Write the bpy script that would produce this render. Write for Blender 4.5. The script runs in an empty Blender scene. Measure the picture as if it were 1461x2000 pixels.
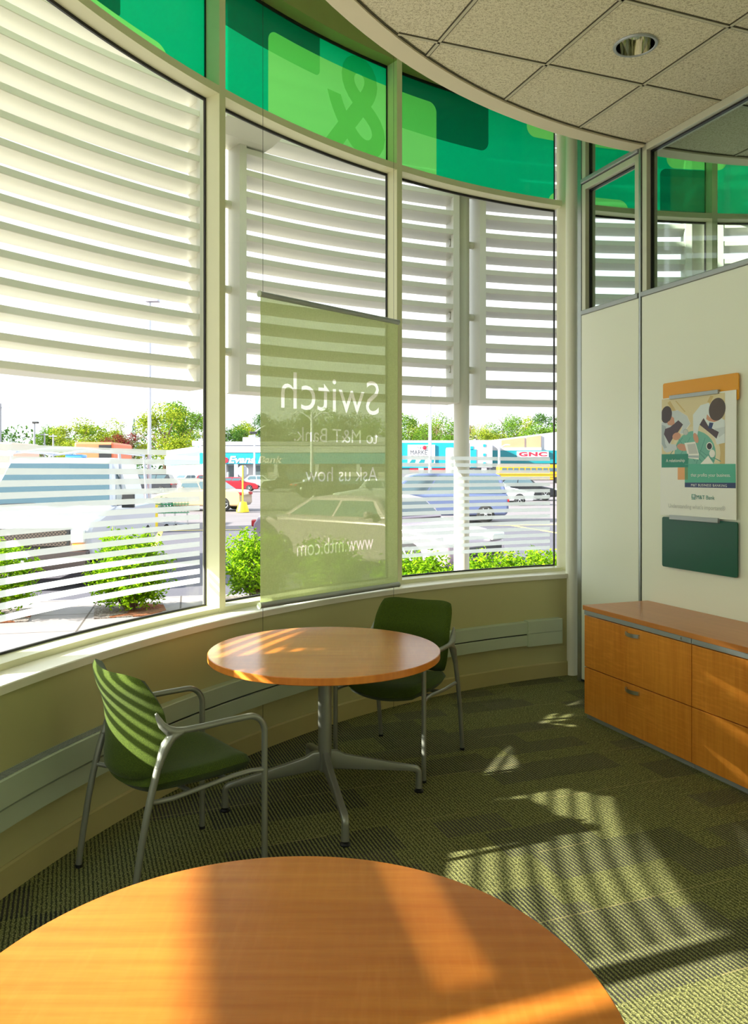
import bpy, math, random
from math import sin, cos, pi, radians as R, sqrt, atan2
from mathutils import Vector, Matrix
random.seed(7)
SC = bpy.context.scene
COL = SC.collection

# ------------------------------------------------------------------ camera
EYE, F, PX, HY = 1.6, 1570.0, 730.5, 922.0          # eye height, focal length in pixels, principal column, horizon row
cam = bpy.data.cameras.new('camera'); cam.sensor_fit = 'HORIZONTAL'; cam.sensor_width = 36.0
cam.lens = F / 1461 * 36.0; cam.shift_y = -(1000 - HY) / 1461; cam.clip_start = .05; cam.clip_end = 1200
camo = bpy.data.objects.new('camera', cam); COL.objects.link(camo)
camo.location = (0, 0, EYE); camo.rotation_euler = (pi / 2, 0, 0); SC.camera = camo

# ------------------------------------------------------------------ light, sky, exposure
SUN_AZ, SUN_EL, SUN_E = 20.0, 22.8, 12.5
SKY_E = 1.15
w = bpy.data.worlds.new('sky'); SC.world = w; w.use_nodes = True
nt = w.node_tree; nt.nodes.clear()
tc = nt.nodes.new('ShaderNodeTexCoord'); sp = nt.nodes.new('ShaderNodeSeparateXYZ'); nt.links.new(tc.outputs['Generated'], sp.inputs[0])
rp = nt.nodes.new('ShaderNodeValToRGB'); nt.links.new(sp.outputs['Z'], rp.inputs[0])
e = rp.color_ramp.elements; e[0].position = 0; e[0].color = (.30, .30, .29, 1); e[1].position = 1; e[1].color = (.62, .78, 1, 1)
for p, c in ((.499 * 0 + .002, (.80, .88, .95, 1)), (.12, (.95, .98, 1, 1)), (.5, (.9, .96, 1, 1))):
    q = rp.color_ramp.elements.new(p); q.color = c
bg = nt.nodes.new('ShaderNodeBackground'); bg.inputs[1].default_value = SKY_E; nt.links.new(rp.outputs[0], bg.inputs[0])
wo = nt.nodes.new('ShaderNodeOutputWorld'); nt.links.new(bg.outputs[0], wo.inputs[0])
sl = bpy.data.lights.new('sun', 'SUN'); sl.energy = SUN_E; sl.angle = R(.6); sl.color = (1, .95, .86)
so = bpy.data.objects.new('sun', sl); COL.objects.link(so); so.location = (-20, -5, 15)
so.rotation_euler = Vector((cos(R(SUN_AZ)) * cos(R(SUN_EL)), sin(R(SUN_AZ)) * cos(R(SUN_EL)), -sin(R(SUN_EL)))).to_track_quat('-Z', 'Y').to_euler()
vs = SC.view_settings
vs.view_transform = 'Standard'; vs.look = 'None'; vs.gamma = 1; vs.use_curve_mapping = False; vs.exposure = 0.95
SC.cycles.transparent_max_bounces = 32; SC.cycles.max_bounces = 10; SC.cycles.diffuse_bounces = 6; SC.cycles.transmission_bounces = 10
SC.cycles.caustics_reflective = False; SC.cycles.caustics_refractive = False; SC.cycles.sample_clamp_indirect = 8

# ------------------------------------------------------------------ helpers: materials
def srgb(r, g, b):
    f = lambda c: (c / 255 / 12.92) if c <= 10 else ((c / 255 + .055) / 1.055) ** 2.4
    return (f(r), f(g), f(b), 1)
class NT:
    def __init__(s, name):
        s.m = bpy.data.materials.new(name); s.m.use_nodes = True; s.t = s.m.node_tree; s.t.nodes.clear()
        s.out = s.n('ShaderNodeOutputMaterial')
    def n(s, k, **kw):
        o = s.t.nodes.new(k)
        for a, b in kw.items(): setattr(o, a, b)
        return o
    def l(s, a, b): s.t.links.new(a, b)
    def val(s, sock, v):
        if hasattr(v, 'is_output') or isinstance(v, bpy.types.NodeSocket): s.l(v, sock)
        else: sock.default_value = v
    def math(s, op, a, b=0.0, c=None, clamp=False):
        o = s.n('ShaderNodeMath', operation=op, use_clamp=clamp); s.val(o.inputs[0], a); s.val(o.inputs[1], b)
        if c is not None: s.val(o.inputs[2], c)
        return o.outputs[0]
    def mix(s, f, a, b, mode='MIX'):
        o = s.n('ShaderNodeMix', data_type='RGBA', blend_type=mode); s.val(o.inputs[0], f); s.val(o.inputs[6], a); s.val(o.inputs[7], b)
        return o.outputs[2]
    def noise(s, vec, scale, detail=2, rough=.5):
        o = s.n('ShaderNodeTexNoise'); o.inputs['Scale'].default_value = scale; o.inputs['Detail'].default_value = detail; o.inputs['Roughness'].default_value = rough
        if vec is not None: s.l(vec, o.inputs['Vector'])
        return o.outputs[0]
    def obj(s): return s.n('ShaderNodeTexCoord').outputs['Object']
    def map(s, vec, scale=(1, 1, 1), loc=(0, 0, 0), rot=(0, 0, 0)):
        o = s.n('ShaderNodeMapping'); s.l(vec, o.inputs[0]); o.inputs['Scale'].default_value = scale; o.inputs['Location'].default_value = loc; o.inputs['Rotation'].default_value = rot
        return o.outputs[0]
    def ramp(s, f, stops):
        o = s.n('ShaderNodeValToRGB'); s.val(o.inputs[0], f); el = o.color_ramp.elements
        el[0].position, el[0].color = stops[0]; el[1].position, el[1].color = stops[-1]
        for p, c in stops[1:-1]: q = el.new(p); q.color = c
        return o.outputs[0]
    def bsdf(s, color, rough=.5, metal=0., spec=.5, bump=None, bstr=.2, bdist=.002, coat=0., **kw):
        o = s.n('ShaderNodeBsdfPrincipled'); s.val(o.inputs['Base Color'], color); s.val(o.inputs['Roughness'], rough); o.inputs['Metallic'].default_value = metal
        o.inputs['Specular IOR Level'].default_value = spec; o.inputs['Coat Weight'].default_value = coat; o.inputs['Coat Roughness'].default_value = .12
        for a, b in kw.items(): s.val(o.inputs[a], b)
        if bump is not None:
            b = s.n('ShaderNodeBump'); b.inputs['Strength'].default_value = bstr; b.inputs['Distance'].default_value = bdist; s.l(bump, b.inputs['Height']); s.l(b.outputs[0], o.inputs['Normal'])
        return o.outputs[0]
    def surf(s, sock): s.l(sock, s.out.inputs[0]); return s.m
def paint(name, c, rough=.5, metal=0., spec=.5, var=.04, scale=9., bump=0., coat=0.):
    t = NT(name); n = t.noise(t.obj(), scale, 3)
    v = t.ramp(n, [(.25, tuple(x * (1 - var) for x in c[:3]) + (1,)), (.75, tuple(min(1, x * (1 + var)) for x in c[:3]) + (1,))])
    return t.surf(t.bsdf(v, rough, metal, spec, bump=n if bump else None, bstr=bump, coat=coat))
def glass(name, tint, refl=.05, keep=1.0):
    t = NT(name); lw = t.n('ShaderNodeLayerWeight'); lw.inputs[0].default_value = .5
    f = t.math('POWER', lw.outputs['Facing'], 5.0); f = t.math('MULTIPLY_ADD', f, .22, refl)
    tr = t.n('ShaderNodeBsdfTransparent'); tr.inputs[0].default_value = tint
    gl = t.n('ShaderNodeBsdfGlossy'); gl.inputs['Roughness'].default_value = .0; gl.inputs['Color'].default_value = (1, 1, 1, 1)
    m = t.n('ShaderNodeMixShader'); t.val(m.inputs[0], f); t.l(tr.outputs[0], m.inputs[1]); t.l(gl.outputs[0], m.inputs[2])
    return t.surf(m.outputs[0])
def film(name, color, trans, tcol, transl=.6, rough=.5):
    """thin sheet: a share passes straight through, the rest scatters to both sides"""
    t = NT(name)
    tr = t.n('ShaderNodeBsdfTransparent'); t.val(tr.inputs[0], tcol)
    d = t.n('ShaderNodeBsdfDiffuse'); t.val(d.inputs[0], color); l = t.n('ShaderNodeBsdfTranslucent'); t.val(l.inputs[0], color)
    a = t.n('ShaderNodeMixShader'); a.inputs[0].default_value = transl; t.l(d.outputs[0], a.inputs[1]); t.l(l.outputs[0], a.inputs[2])
    b = t.n('ShaderNodeMixShader'); t.val(b.inputs[0], trans); t.l(a.outputs[0], b.inputs[1]); t.l(tr.outputs[0], b.inputs[2])
    return t.surf(b.outputs[0])
def wood(name, axis, light, dark, rough=.32, fig=.35, coat=.0):
    """axis: the object axis the grain runs along"""
    t = NT(name); o = t.obj()
    g = [26, 26, 26]; g[axis] = 1.6; f = [5, 5, 5]; f[axis] = 46; h = [3, 3, 3]; h[axis] = .7
    n1 = t.noise(t.map(o, g), 1.6, 4, .6); n2 = t.noise(t.map(o, f), 1.5, 2, .5); n3 = t.noise(t.map(o, h), 1.2, 2)
    msk = t.noise(t.map(o, (2.2, 2.2, 2.2)), 1.6, 2)
    k = t.math('MULTIPLY_ADD', n1, .55, t.math('MULTIPLY', n3, .45))
    c = t.ramp(k, [(.33, dark), (.68, light)])
    s = t.math('MULTIPLY', t.math('SUBTRACT', n2, .45), t.math('MULTIPLY', t.math('SUBTRACT', msk, .2, clamp=True), fig * 4))
    c2 = t.mix(t.math('ADD', s, .0, clamp=True), c, tuple(min(1, x * 1.35 + .02) for x in light[:3]) + (1,))
    return t.surf(t.bsdf(c2, rough, 0, .5, coat=coat))

M = {}
M['wall'] = paint('wall_paint', srgb(236, 236, 214), .55, var=.015, scale=2)
M['apron'] = paint('apron_paint', srgb(184, 180, 126), .5, var=.02, scale=2)
M['sill'] = paint('sill_laminate', srgb(226, 222, 198), .38, var=.02)
M['frame'] = paint('frame_cream_enamel', srgb(222, 222, 184), .38, var=.015)
M['louver'] = paint('louver_cream_enamel', srgb(208, 206, 194), .45, var=.015)
M['gasket'] = paint('black_rubber_gasket', srgb(20, 20, 22), .45)
M['alu'] = paint('satin_aluminium', srgb(170, 175, 170), .35, .85, var=.02)
M['alugrey'] = paint('grey_aluminium_trim', srgb(165, 170, 168), .4, .4, var=.02)
M['dark'] = paint('dark_gap', srgb(28, 30, 28), .7)
M['raceway'] = paint('raceway_enamel', srgb(180, 192, 164), .42, var=.015)
M['glass'] = glass('clear_glass', (.965, .98, .97, 1), .015)
M['glass_in'] = glass('interior_glass', (.80, .88, .84, 1), .05)
M['stripe'] = film('frosted_stripe_film', (.95, .99, 1, 1), .34, (.97, 1, 1, 1), .88)
M['metal_leg'] = paint('silver_powdercoat', srgb(142, 144, 132), .36, .55, var=.02)
M['black'] = paint('black_plastic', srgb(14, 14, 14), .5)
M['wood_top'] = wood('maple_top', 0, srgb(204, 126, 46), srgb(178, 98, 28), .25)
M['wood_edge'] = wood('maple_edge', 2, srgb(214, 132, 50), srgb(190, 106, 34), .3)
M['wood_door'] = wood('maple_drawer_front', 2, srgb(222, 146, 52), srgb(194, 114, 32), .32, fig=.6)
M['wood_shelf'] = wood('maple_cabinet_top', 1, srgb(204, 134, 70), srgb(186, 114, 52), .3, fig=.2)
M['chrome'] = paint('polished_nickel', srgb(225, 225, 220), .28, 1., var=.01)
M['reflector'] = paint('mirror_reflector', srgb(210, 208, 190), .07, 1., var=.01)

def fabric():
    t = NT('green_woven_fabric'); o = t.obj()
    sx = t.n('ShaderNodeSeparateXYZ'); t.l(o, sx.inputs[0])
    wv = t.math('SINE', t.math('MULTIPLY', sx.outputs[2], 900)); wx = t.math('SINE', t.math('MULTIPLY', t.math('ADD', sx.outputs[0], sx.outputs[1]), 900))
    k = t.math('MULTIPLY_ADD', t.math('MULTIPLY', wv, wx), .25, .5); n = t.noise(o, 260, 2)
    c = t.ramp(t.math('MULTIPLY_ADD', n, .6, t.math('MULTIPLY', k, .4)), [(.3, srgb(34, 45, 8)), (.7, srgb(74, 91, 24))])
    return t.surf(t.bsdf(c, .9, 0, .1, bump=k, bstr=.4, bdist=.001, **{'Sheen Weight': .08}))
M['fabric'] = fabric()

def carpet():
    t = NT('striped_green_carpet_tile'); o = t.obj()
    s = t.n('ShaderNodeSeparateXYZ'); t.l(o, s.inputs[0]); x, y = s.outputs[0], s.outputs[1]
    def brick(off, bw, rh, mortar, c1=(0, 0, 0, 1), c2=(1, 1, 1, 1)):
        b = t.n('ShaderNodeTexBrick'); b.offset = .37; b.offset_frequency = 3; b.squash = 1.6; b.squash_frequency = 2
        t.l(t.map(o, (1, 1, 1), off), b.inputs['Vector']); b.inputs['Color1'].default_value = c1; b.inputs['Color2'].default_value = c2
        b.inputs['Mortar'].default_value = (0, 0, 0, 1); b.inputs['Scale'].default_value = 1; b.inputs['Mortar Size'].default_value = mortar
        b.inputs['Mortar Smooth'].default_value = 0; b.inputs['Bias'].default_value = 0; b.inputs['Brick Width'].default_value = bw; b.inputs['Row Height'].default_value = rh
        return b
    b1 = brick((.13, .07, 0), .46, .23, .0); b2 = brick((.31, .19, 0), .33, .16, .0)
    r1 = t.math('ADD', b1.outputs[0], 0); r2 = t.math('ADD', b2.outputs[0], 0)
    yarn = t.noise(t.map(o, (170, 60, 1)), 1, 1); yarn2 = t.noise(t.map(o, (150, 75, 1), (3, 1, 0)), 1, 1); spk = t.noise(t.map(o, (190, 190, 1), (9, 5, 0)), 1, 2, .7)
    st = t.math('SINE', t.math('MULTIPLY', x, 2 * pi / .0165))            # cord stripes running away along the room
    green = t.ramp(spk, [(.36, srgb(74, 76, 44)), (.5, srgb(124, 126, 76)), (.66, srgb(164, 158, 108))])
    thin = t.math('GREATER_THAN', t.math('MULTIPLY_ADD', t.math('SUBTRACT', yarn2, .5), 5.0, st), .35)
    wide = t.math('GREATER_THAN', t.math('MULTIPLY_ADD', t.math('SUBTRACT', yarn, .5), 2.0, st), .02)
    sel = t.math('MAXIMUM', t.math('GREATER_THAN', r1, .66), t.math('GREATER_THAN', r2, .80))
    dk = t.mix(r2, srgb(44, 45, 44), srgb(66, 62, 62))
    c = t.mix(t.math('MULTIPLY', thin, .80), green, srgb(44, 46, 34))
    c = t.mix(t.math('MULTIPLY', sel, t.math('MULTIPLY_ADD', wide, .70, .12)), c, dk)
    # pale cross seams at the tile ends, only here and there
    sd = t.math('ABSOLUTE', t.math('SUBTRACT', t.math('FRACT', t.math('MULTIPLY', t.math('ADD', y, .07), 1 / .46)), .5))
    sn = t.noise(t.map(o, (1.9, 2.17, 1), (4, 4, 0)), 1, 0)
    c = t.mix(t.math('MULTIPLY', t.math('MULTIPLY', t.math('LESS_THAN', sd, .0055), t.math('GREATER_THAN', sn, .5)), .6), c, srgb(158, 146, 100))
    return t.surf(t.bsdf(c, .95, 0, .05, bump=t.math('ADD', spk, t.math('MULTIPLY', st, .2)), bstr=.5, bdist=.003))
M['carpet'] = carpet()
def tile():
    t = NT('fissured_ceiling_tile'); o = t.obj(); n = t.noise(o, 160, 3, .7); n2 = t.noise(o, 60, 2)
    c = t.ramp(t.math('MULTIPLY_ADD', n, .75, t.math('MULTIPLY', n2, .25)), [(.38, srgb(176, 166, 134)), (.5, srgb(228, 220, 190)), (.62, srgb(238, 232, 206))])
    return t.surf(t.bsdf(c, .9, 0, .1, bump=n, bstr=.6, bdist=.003))
M['tile'] = tile()
M['ceiltrim'] = paint('ceiling_trim', srgb(226, 216, 184), .6, var=.015)
M['grid'] = paint('ceiling_grid', srgb(200, 194, 164), .5)
M['griddark'] = paint('ceiling_grid_shade_and_joint', srgb(84, 80, 60), .7)  # painted shade of the grooves beside the grid bars; also the edge joint

# ------------------------------------------------------------------ helpers: meshes
def link(o, parent=None):
    COL.objects.link(o)
    if parent: o.parent = parent
    return o
class MB:
    def __init__(s): s.v = []; s.f = []; s.mi = []; s.cur = 0; s.X = Matrix.Identity(4)
    def add(s, vs, fs):
        b = len(s.v); s.v += [tuple(s.X @ Vector(p)) for p in vs]; s.f += [tuple(b + i for i in f) for f in fs]; s.mi += [s.cur] * len(fs); return s
    def box(s, c, d, rz=0.):
        x, y, z = d[0] / 2, d[1] / 2, d[2] / 2; cs, sn = cos(rz), sin(rz)
        vs = [(c[0] + a * x * cs - b * y * sn, c[1] + a * x * sn + b * y * cs, c[2] + k * z) for k in (-1, 1) for a, b in ((-1, -1), (1, -1), (1, 1), (-1, 1))]
        return s.add(vs, [(3, 2, 1, 0), (4, 5, 6, 7), (0, 1, 5, 4), (1, 2, 6, 5), (2, 3, 7, 6), (3, 0, 4, 7)])
    def b2(s, a, b): return s.box([(a[i] + b[i]) / 2 for i in range(3)], [abs(b[i] - a[i]) for i in range(3)])
    def prism(s, poly, a, b, axis=1):
        """poly in the plane across axis, extruded from a to b; axis 1: poly=(x,z); 0: (y,z); 2: (x,y)"""
        def P(p, t): return (p[0], t, p[1]) if axis == 1 else ((t, p[0], p[1]) if axis == 0 else (p[0], p[1], t))
        n = len(poly); vs = [P(p, a) for p in poly] + [P(p, b) for p in poly]
        return s.add(vs, [tuple(range(n)), tuple(range(2 * n - 1, n - 1, -1))] + [(i, i + n, (i + 1) % n + n, (i + 1) % n) for i in range(n)])
    def lathe(s, prof, n=32, c=(0, 0), cap=False):
        m = len(prof); vs = [(c[0] + r * cos(2 * pi * i / n), c[1] + r * sin(2 * pi * i / n), z) for i in range(n) for r, z in prof]
        fs = [(i * m + j, ((i + 1) % n) * m + j, ((i + 1) % n) * m + j + 1, i * m + j + 1) for i in range(n) for j in range(m - 1)]
        if cap: fs += [tuple(i * m for i in range(n))[::-1], tuple(i * m + m - 1 for i in range(n))]
        return s.add(vs, fs)
    def tube(s, path, r, n=12, cap=True, flat=1.):
        path = [Vector(p) for p in path]; m = len(path); rr = r if isinstance(r, (list, tuple)) else [r] * m; vs = []; up = None
        for i, p in enumerate(path):
            t = (path[min(i + 1, m - 1)] - path[max(i - 1, 0)]).normalized()
            if up is None: up = Vector((0, 0, 1)) if abs(t.z) < .9 else Vector((1, 0, 0))
            a = t.cross(up).normalized(); up = a.cross(t).normalized()
            vs += [tuple(p + a * (rr[i] * cos(2 * pi * k / n)) + up * (rr[i] * flat * sin(2 * pi * k / n))) for k in range(n)]
        fs = [(i * n + k, i * n + (k + 1) % n, (i + 1) * n + (k + 1) % n, (i + 1) * n + k) for i in range(m - 1) for k in range(n)]
        if cap: fs += [tuple(range(n))[::-1], tuple(range((m - 1) * n, m * n))]
        return s.add(vs, fs)
    def grid(s, fn, nu, nv, closed=False):
        vs = [fn(i / nu, j / nv) for i in range(nu + 1) for j in range(nv + 1)]; k = nv + 1
        return s.add(vs, [(i * k + j, (i + 1) * k + j, (i + 1) * k + j + 1, i * k + j + 1) for i in range(nu) for j in range(nv)])
    def quad(s, a, b, c, d): return s.add([a, b, c, d], [(0, 1, 2, 3)])
    def ball(s, c, r, n=12, m=8, sq=(1, 1, 1)):
        return s.lathe_at([(r * sin(pi * j / m), -r * cos(pi * j / m)) for j in range(m + 1)], c, n, sq)
    def lathe_at(s, prof, c, n, sq=(1, 1, 1)):
        m = len(prof); vs = [(c[0] + q * cos(2 * pi * i / n) * sq[0], c[1] + q * sin(2 * pi * i / n) * sq[1], c[2] + z * sq[2]) for i in range(n) for q, z in prof]
        return s.add(vs, [(i * m + j, ((i + 1) % n) * m + j, ((i + 1) % n) * m + j + 1, i * m + j + 1) for i in range(n) for j in range(m - 1)])
    def build(s, name, mat, parent=None, smooth=30, bev=0., bseg=2, sub=0, solid=0., uv=None):
        me = bpy.data.meshes.new(name); me.from_pydata(s.v, [], s.f)
        for m in (mat if isinstance(mat, (list, tuple)) else [mat]): me.materials.append(m)
        me.polygons.foreach_set('material_index', s.mi)
        if uv:
            l = me.uv_layers.new(name='UVMap')
            for lp in me.loops: l.data[lp.index].uv = uv[lp.vertex_index]
        me.validate(); me.update()
        if smooth:
            me.polygons.foreach_set('use_smooth', [True] * len(me.polygons)); me.set_sharp_from_angle(angle=R(smooth))
        o = link(bpy.data.objects.new(name, me), parent)
        if solid: d = o.modifiers.new('thickness', 'SOLIDIFY'); d.thickness = solid; d.offset = 0
        if bev: b = o.modifiers.new('bevel', 'BEVEL'); b.width = bev; b.segments = bseg; b.limit_method = 'ANGLE'; b.angle_limit = R(40)
        if sub: d = o.modifiers.new('subdivision', 'SUBSURF'); d.levels = d.render_levels = sub
        return o
def tag(o, label=None, cat=None, group=None, kind=None):
    for k, v in (('label', label), ('category', cat), ('group', group), ('kind', kind)):
        if v: o[k] = v
    return o
def thing(name, label, cat, loc=(0, 0, 0), rz=0., group=None):
    o = link(bpy.data.objects.new(name, None)); o.location = loc; o.rotation_euler = (0, 0, rz); o.empty_display_size = .1
    return tag(o, label, cat, group)
def struct(o, label=None): return tag(o, label, None, None, 'structure')
def arc(mb, prof, a0, a1, n, closed=True, C=None):
    """sweep a profile of (radius, z) about the facade centre from angle a0 to a1"""
    C = C or CF; m = len(prof); vs = []
    for i in range(n + 1):
        a = a0 + (a1 - a0) * i / n
        vs += [(C[0] + r * cos(a), C[1] + r * sin(a), z) for r, z in prof]
    k = m if closed else m - 1
    fs = [(i * m + j, i * m + (j + 1) % m, (i + 1) * m + (j + 1) % m, (i + 1) * m + j) for i in range(n) for j in range(k)]
    if closed: fs += [tuple(range(m))[::-1], tuple(range(n * m, n * m + m))]
    return mb.add(vs, fs)
def rect(r0, r1, z0, z1): return [(r0, z0), (r1, z0), (r1, z1), (r0, z1)]
_txt = {}
def text_geo(s, bold=0., spacing=1.):
    k = (s, bold, spacing)
    if k not in _txt:
        c = bpy.data.curves.new('lettering', 'FONT'); c.body = s; c.offset = bold; c.space_character = spacing; c.resolution_u = 4
        o = bpy.data.objects.new('lettering', c); COL.objects.link(o); bpy.context.view_layer.update()
        me = bpy.data.meshes.new_from_object(o.evaluated_get(bpy.context.evaluated_depsgraph_get()))
        vs = [tuple(v.co) for v in me.vertices]; fs = [tuple(p.vertices) for p in me.polygons]
        bpy.data.objects.remove(o); bpy.data.curves.remove(c); bpy.data.meshes.remove(me)
        x0 = min(v[0] for v in vs); x1 = max(v[0] for v in vs)
        _txt[k] = ([((v[0] - x0) / (x1 - x0), v[1], 0) for v in vs], fs, x1 - x0)
    return _txt[k]
def text_on(mb, s, fn, h, bold=0., spacing=1., shear=0., thick=0.):
    """fn(t, up) gives the point at share t of the width and height up; h is the cap height"""
    vs, fs, w_ = text_geo(s, bold, spacing); k = h / .70
    mb.add([fn(v[0] + shear * v[1] / w_, v[1] * k) for v in vs], fs)

# ------------------------------------------------------------------ layout of the facade (a circle about CF) and of the partition (u along, v across)
CF = (3.339, 1.793)
def hit(px, r, C=None):
    """point where the sight line of photo column px meets the circle of radius r"""
    C = C or CF; t = (px - PX) / F; a = t * t + 1; b = -2 * (t * C[0] + C[1]); c = C[0] ** 2 + C[1] ** 2 - r * r
    d = (-b + sqrt(b * b - 4 * a * c)) / 2 / a; return (t * d, d)
def ang(px, r):
    x, y = hit(px, r); return atan2(y - CF[1], x - CF[0])
def pol(a, r, z=0.): return (CF[0] + r * cos(a), CF[1] + r * sin(a), z)
def zat(py, d): return EYE + (HY - py) * d / F
PH = R(20.77); UD = Vector((-sin(PH), cos(PH), 0)); VD = Vector((cos(PH), sin(PH), 0))
def W(u, v, z=0.): return tuple(UD * u + VD * v + Vector((0, 0, z)))
def wall_uv(px, py, v):
    t = (px - PX) / F; d = v / (VD.x * t + VD.y); return (UD.x * t + UD.y) * d, zat(py, d)
RW, RS, RF, RG = 4.90, 4.885, 5.05, 5.165
ZC = 3.83
aM1, aM2 = ang(434, RF), ang(780, RF); AP = aM1 - aM2
aM3 = ang(1103, RF) ; aM4 = ang(1396, RF); 
print('ANGLES', [round(math.degrees(x), 2) for x in (aM1, aM2, aM3, aM4, AP)])
A_L = R(238); A_R = R(52)

# ================================================================== STRUCTURE
# floor: its own axes follow the partition
fl = MB()
pts = [(CF[0] + 4.93 * cos(2 * pi * i / 160), CF[1] + 4.93 * sin(2 * pi * i / 160)) for i in range(160)]
pts = [(x * VD.x + y * VD.y, x * UD.x + y * UD.y) for x, y in pts]
fl.prism(pts, -.2, 0, 2)
o = fl.build('floor', M['carpet'], smooth=0); o.rotation_euler = (0, 0, PH); struct(o)

mb = MB(); arc(mb, rect(RW, RW + .28, -.3, .765), A_L, A_R, 120)
struct(mb.build('wall_back', M['apron']))
mb = MB(); arc(mb, [(RW - .012, 0), (RW + .01, 0), (RW + .01, .113), (RW - .004, .113), (RW - .012, .105)], A_L, A_R, 120)
struct(mb.build('baseboard_back', paint('baseboard_cream', srgb(178, 168, 112), .5, var=.02)))
mb = MB(); arc(mb, [(RS, .765), (RW + .3, .765), (RW + .3, .800), (RS + .004, .800), (RS, .796)], A_L, A_R, 140)
struct(mb.build('trim_1', M['sill']))       # the sill ledge
# header above the green glass, upper soffit, roof
mb = MB(); arc(mb, rect(RF, RF + .3, 4.53, 6.6), A_L, A_R, 110); struct(mb.build('wall_upper', paint('header_paint', srgb(150, 160, 96), .6)))  # unseen upper part raised to hold sky light off the louvres
mb = MB(); mb.lathe([(.001, 4.95), (5.2, 4.95), (5.2, 5.1), (.001, 5.1)], 120, CF); struct(mb.build('ceiling_upper', M['wall'], smooth=0))
mb = MB(); arc(mb, rect(4.90, 5.30, -.3, 6.6), A_L - .01, A_R + 2 * pi + .01, 90); struct(mb.build('wall_front', paint('lobby_wall_paint', srgb(236, 232, 214), .6)))
# ceiling disc with curved trim
mb = MB(); mb.prism([(CF[0] + 3.96 * cos(2 * pi * i / 160), CF[1] + 3.96 * sin(2 * pi * i / 160)) for i in range(160)], ZC + .004, ZC + .05, 2)
struct(mb.build('ceiling', M['tile'], smooth=0))
mb = MB(); arc(mb, [(3.966, ZC - .012), (4.083, ZC - .012), (4.083, 4.95), (4.06, 4.95), (4.06, ZC + .1), (3.966, ZC + .1)], 0, 2 * pi, 180)
struct(mb.build('trim_2', M['ceiltrim']))
mb = MB()
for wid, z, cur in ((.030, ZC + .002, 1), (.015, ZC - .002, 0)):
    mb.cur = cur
    for k in range(-8, 12):
        for ax in (0, 1):
            c0 = (2.445 if ax == 0 else 3.785) + .65 * k
            cu, cv = CF[0] * UD.x + CF[1] * UD.y, CF[0] * VD.x + CF[1] * VD.y
            dd = c0 - (cv if ax == 0 else cu)
            if abs(dd) > 3.94: continue
            hh = sqrt(3.955 ** 2 - dd * dd); mid = cu if ax == 0 else cv
            a0, a1 = (mid - hh, mid + hh)
            if ax == 0: p = [W(a0, c0 - wid / 2, z), W(a1, c0 - wid / 2, z), W(a1, c0 + wid / 2, z), W(a0, c0 + wid / 2, z)]
            else: p = [W(c0 - wid / 2, a0, z), W(c0 - wid / 2, a1, z), W(c0 + wid / 2, a1, z), W(c0 + wid / 2, a0, z)]
            q = [(x, y, zz + .003) for x, y, zz in p]
            mb.add(p + q, [(3, 2, 1, 0), (0, 1, 5, 4), (1, 2, 6, 5), (2, 3, 7, 6), (3, 0, 4, 7)])
mb.cur = 1; arc(mb, rect(3.955, 3.968, ZC - .001, ZC + .003), 0, 2 * pi, 180)
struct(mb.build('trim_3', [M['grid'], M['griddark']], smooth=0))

# ---- facade windows: each bay has glass, gasket, frame members; green film above the transom
ZG0, ZT0, ZT1, ZH = .832, 3.752, 3.797, 4.53
def grad_mat(name, rects_light, rects_dark, base):
    """translucent green film with rounded blocks; rects = (s0, s1, z0, z1, radius) in metres along the arc and up"""
    t = NT(name); u = t.n('ShaderNodeUVMap'); s = t.n('ShaderNodeSeparateXYZ'); t.l(u.outputs[0], s.inputs[0]); x, z = s.outputs[0], s.outputs[1]
    def mask(rs):
        tot = None
        for s0, s1, z0, z1, r in rs:
            qx = t.math('SUBTRACT', t.math('ABSOLUTE', t.math('SUBTRACT', x, (s0 + s1) / 2)), (s1 - s0) / 2 - r)
            qz = t.math('SUBTRACT', t.math('ABSOLUTE', t.math('SUBTRACT', z, (z0 + z1) / 2)), (z1 - z0) / 2 - r)
            l = t.math('SQRT', t.math('ADD', t.math('POWER', t.math('MAXIMUM', qx, 0), 2), t.math('POWER', t.math('MAXIMUM', qz, 0), 2)))
            k = t.math('LESS_THAN', t.math('ADD', l, t.math('MINIMUM', t.math('MAXIMUM', qx, qz), 0)), r)
            tot = k if tot is None else t.math('MAXIMUM', tot, k)
        return tot if tot is not None else 0.
    L, D = mask(rects_light), mask(rects_dark)
    c = t.mix(D, base, (.0, .17, .07, 1)); c2 = t.mix(D, (.24, .95, .22, 1), (.12, .76, .13, 1)); c = t.mix(L, c, c2)
    tr = t.n('ShaderNodeBsdfTransparent'); t.l(t.mix(.0, c, c), tr.inputs[0])
    d = t.n('ShaderNodeBsdfTranslucent'); t.l(c, d.inputs[0]); f = t.n('ShaderNodeBsdfDiffuse'); t.l(c, f.inputs[0])
    a = t.n('ShaderNodeMixShader'); a.inputs[0].default_value = .65; t.l(f.outputs[0], a.inputs[1]); t.l(d.outputs[0], a.inputs[2])
    g = t.n('ShaderNodeBsdfGlossy'); g.inputs['Roughness'].default_value = .08
    b = t.n('ShaderNodeMixShader'); b.inputs[0].default_value = .10; t.l(a.outputs[0], b.inputs[1]); t.l(tr.outputs[0], b.inputs[2])
    h = t.n('ShaderNodeMixShader'); h.inputs[0].default_value = .03; t.l(b.outputs[0], h.inputs[1]); t.l(g.outputs[0], h.inputs[2])
    return t.surf(h.outputs[0])
def arcs(px): return -ang(px, RG - .01) * RG                 # position along the arc, growing to the right
def zz(px, py): return zat(py, hit(px, RG - .01)[1])
M['tintgreen'] = film('ampersand_tint', (.10, .6, .12, 1), .94, (.84, .93, .80, 1), .6)
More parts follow.
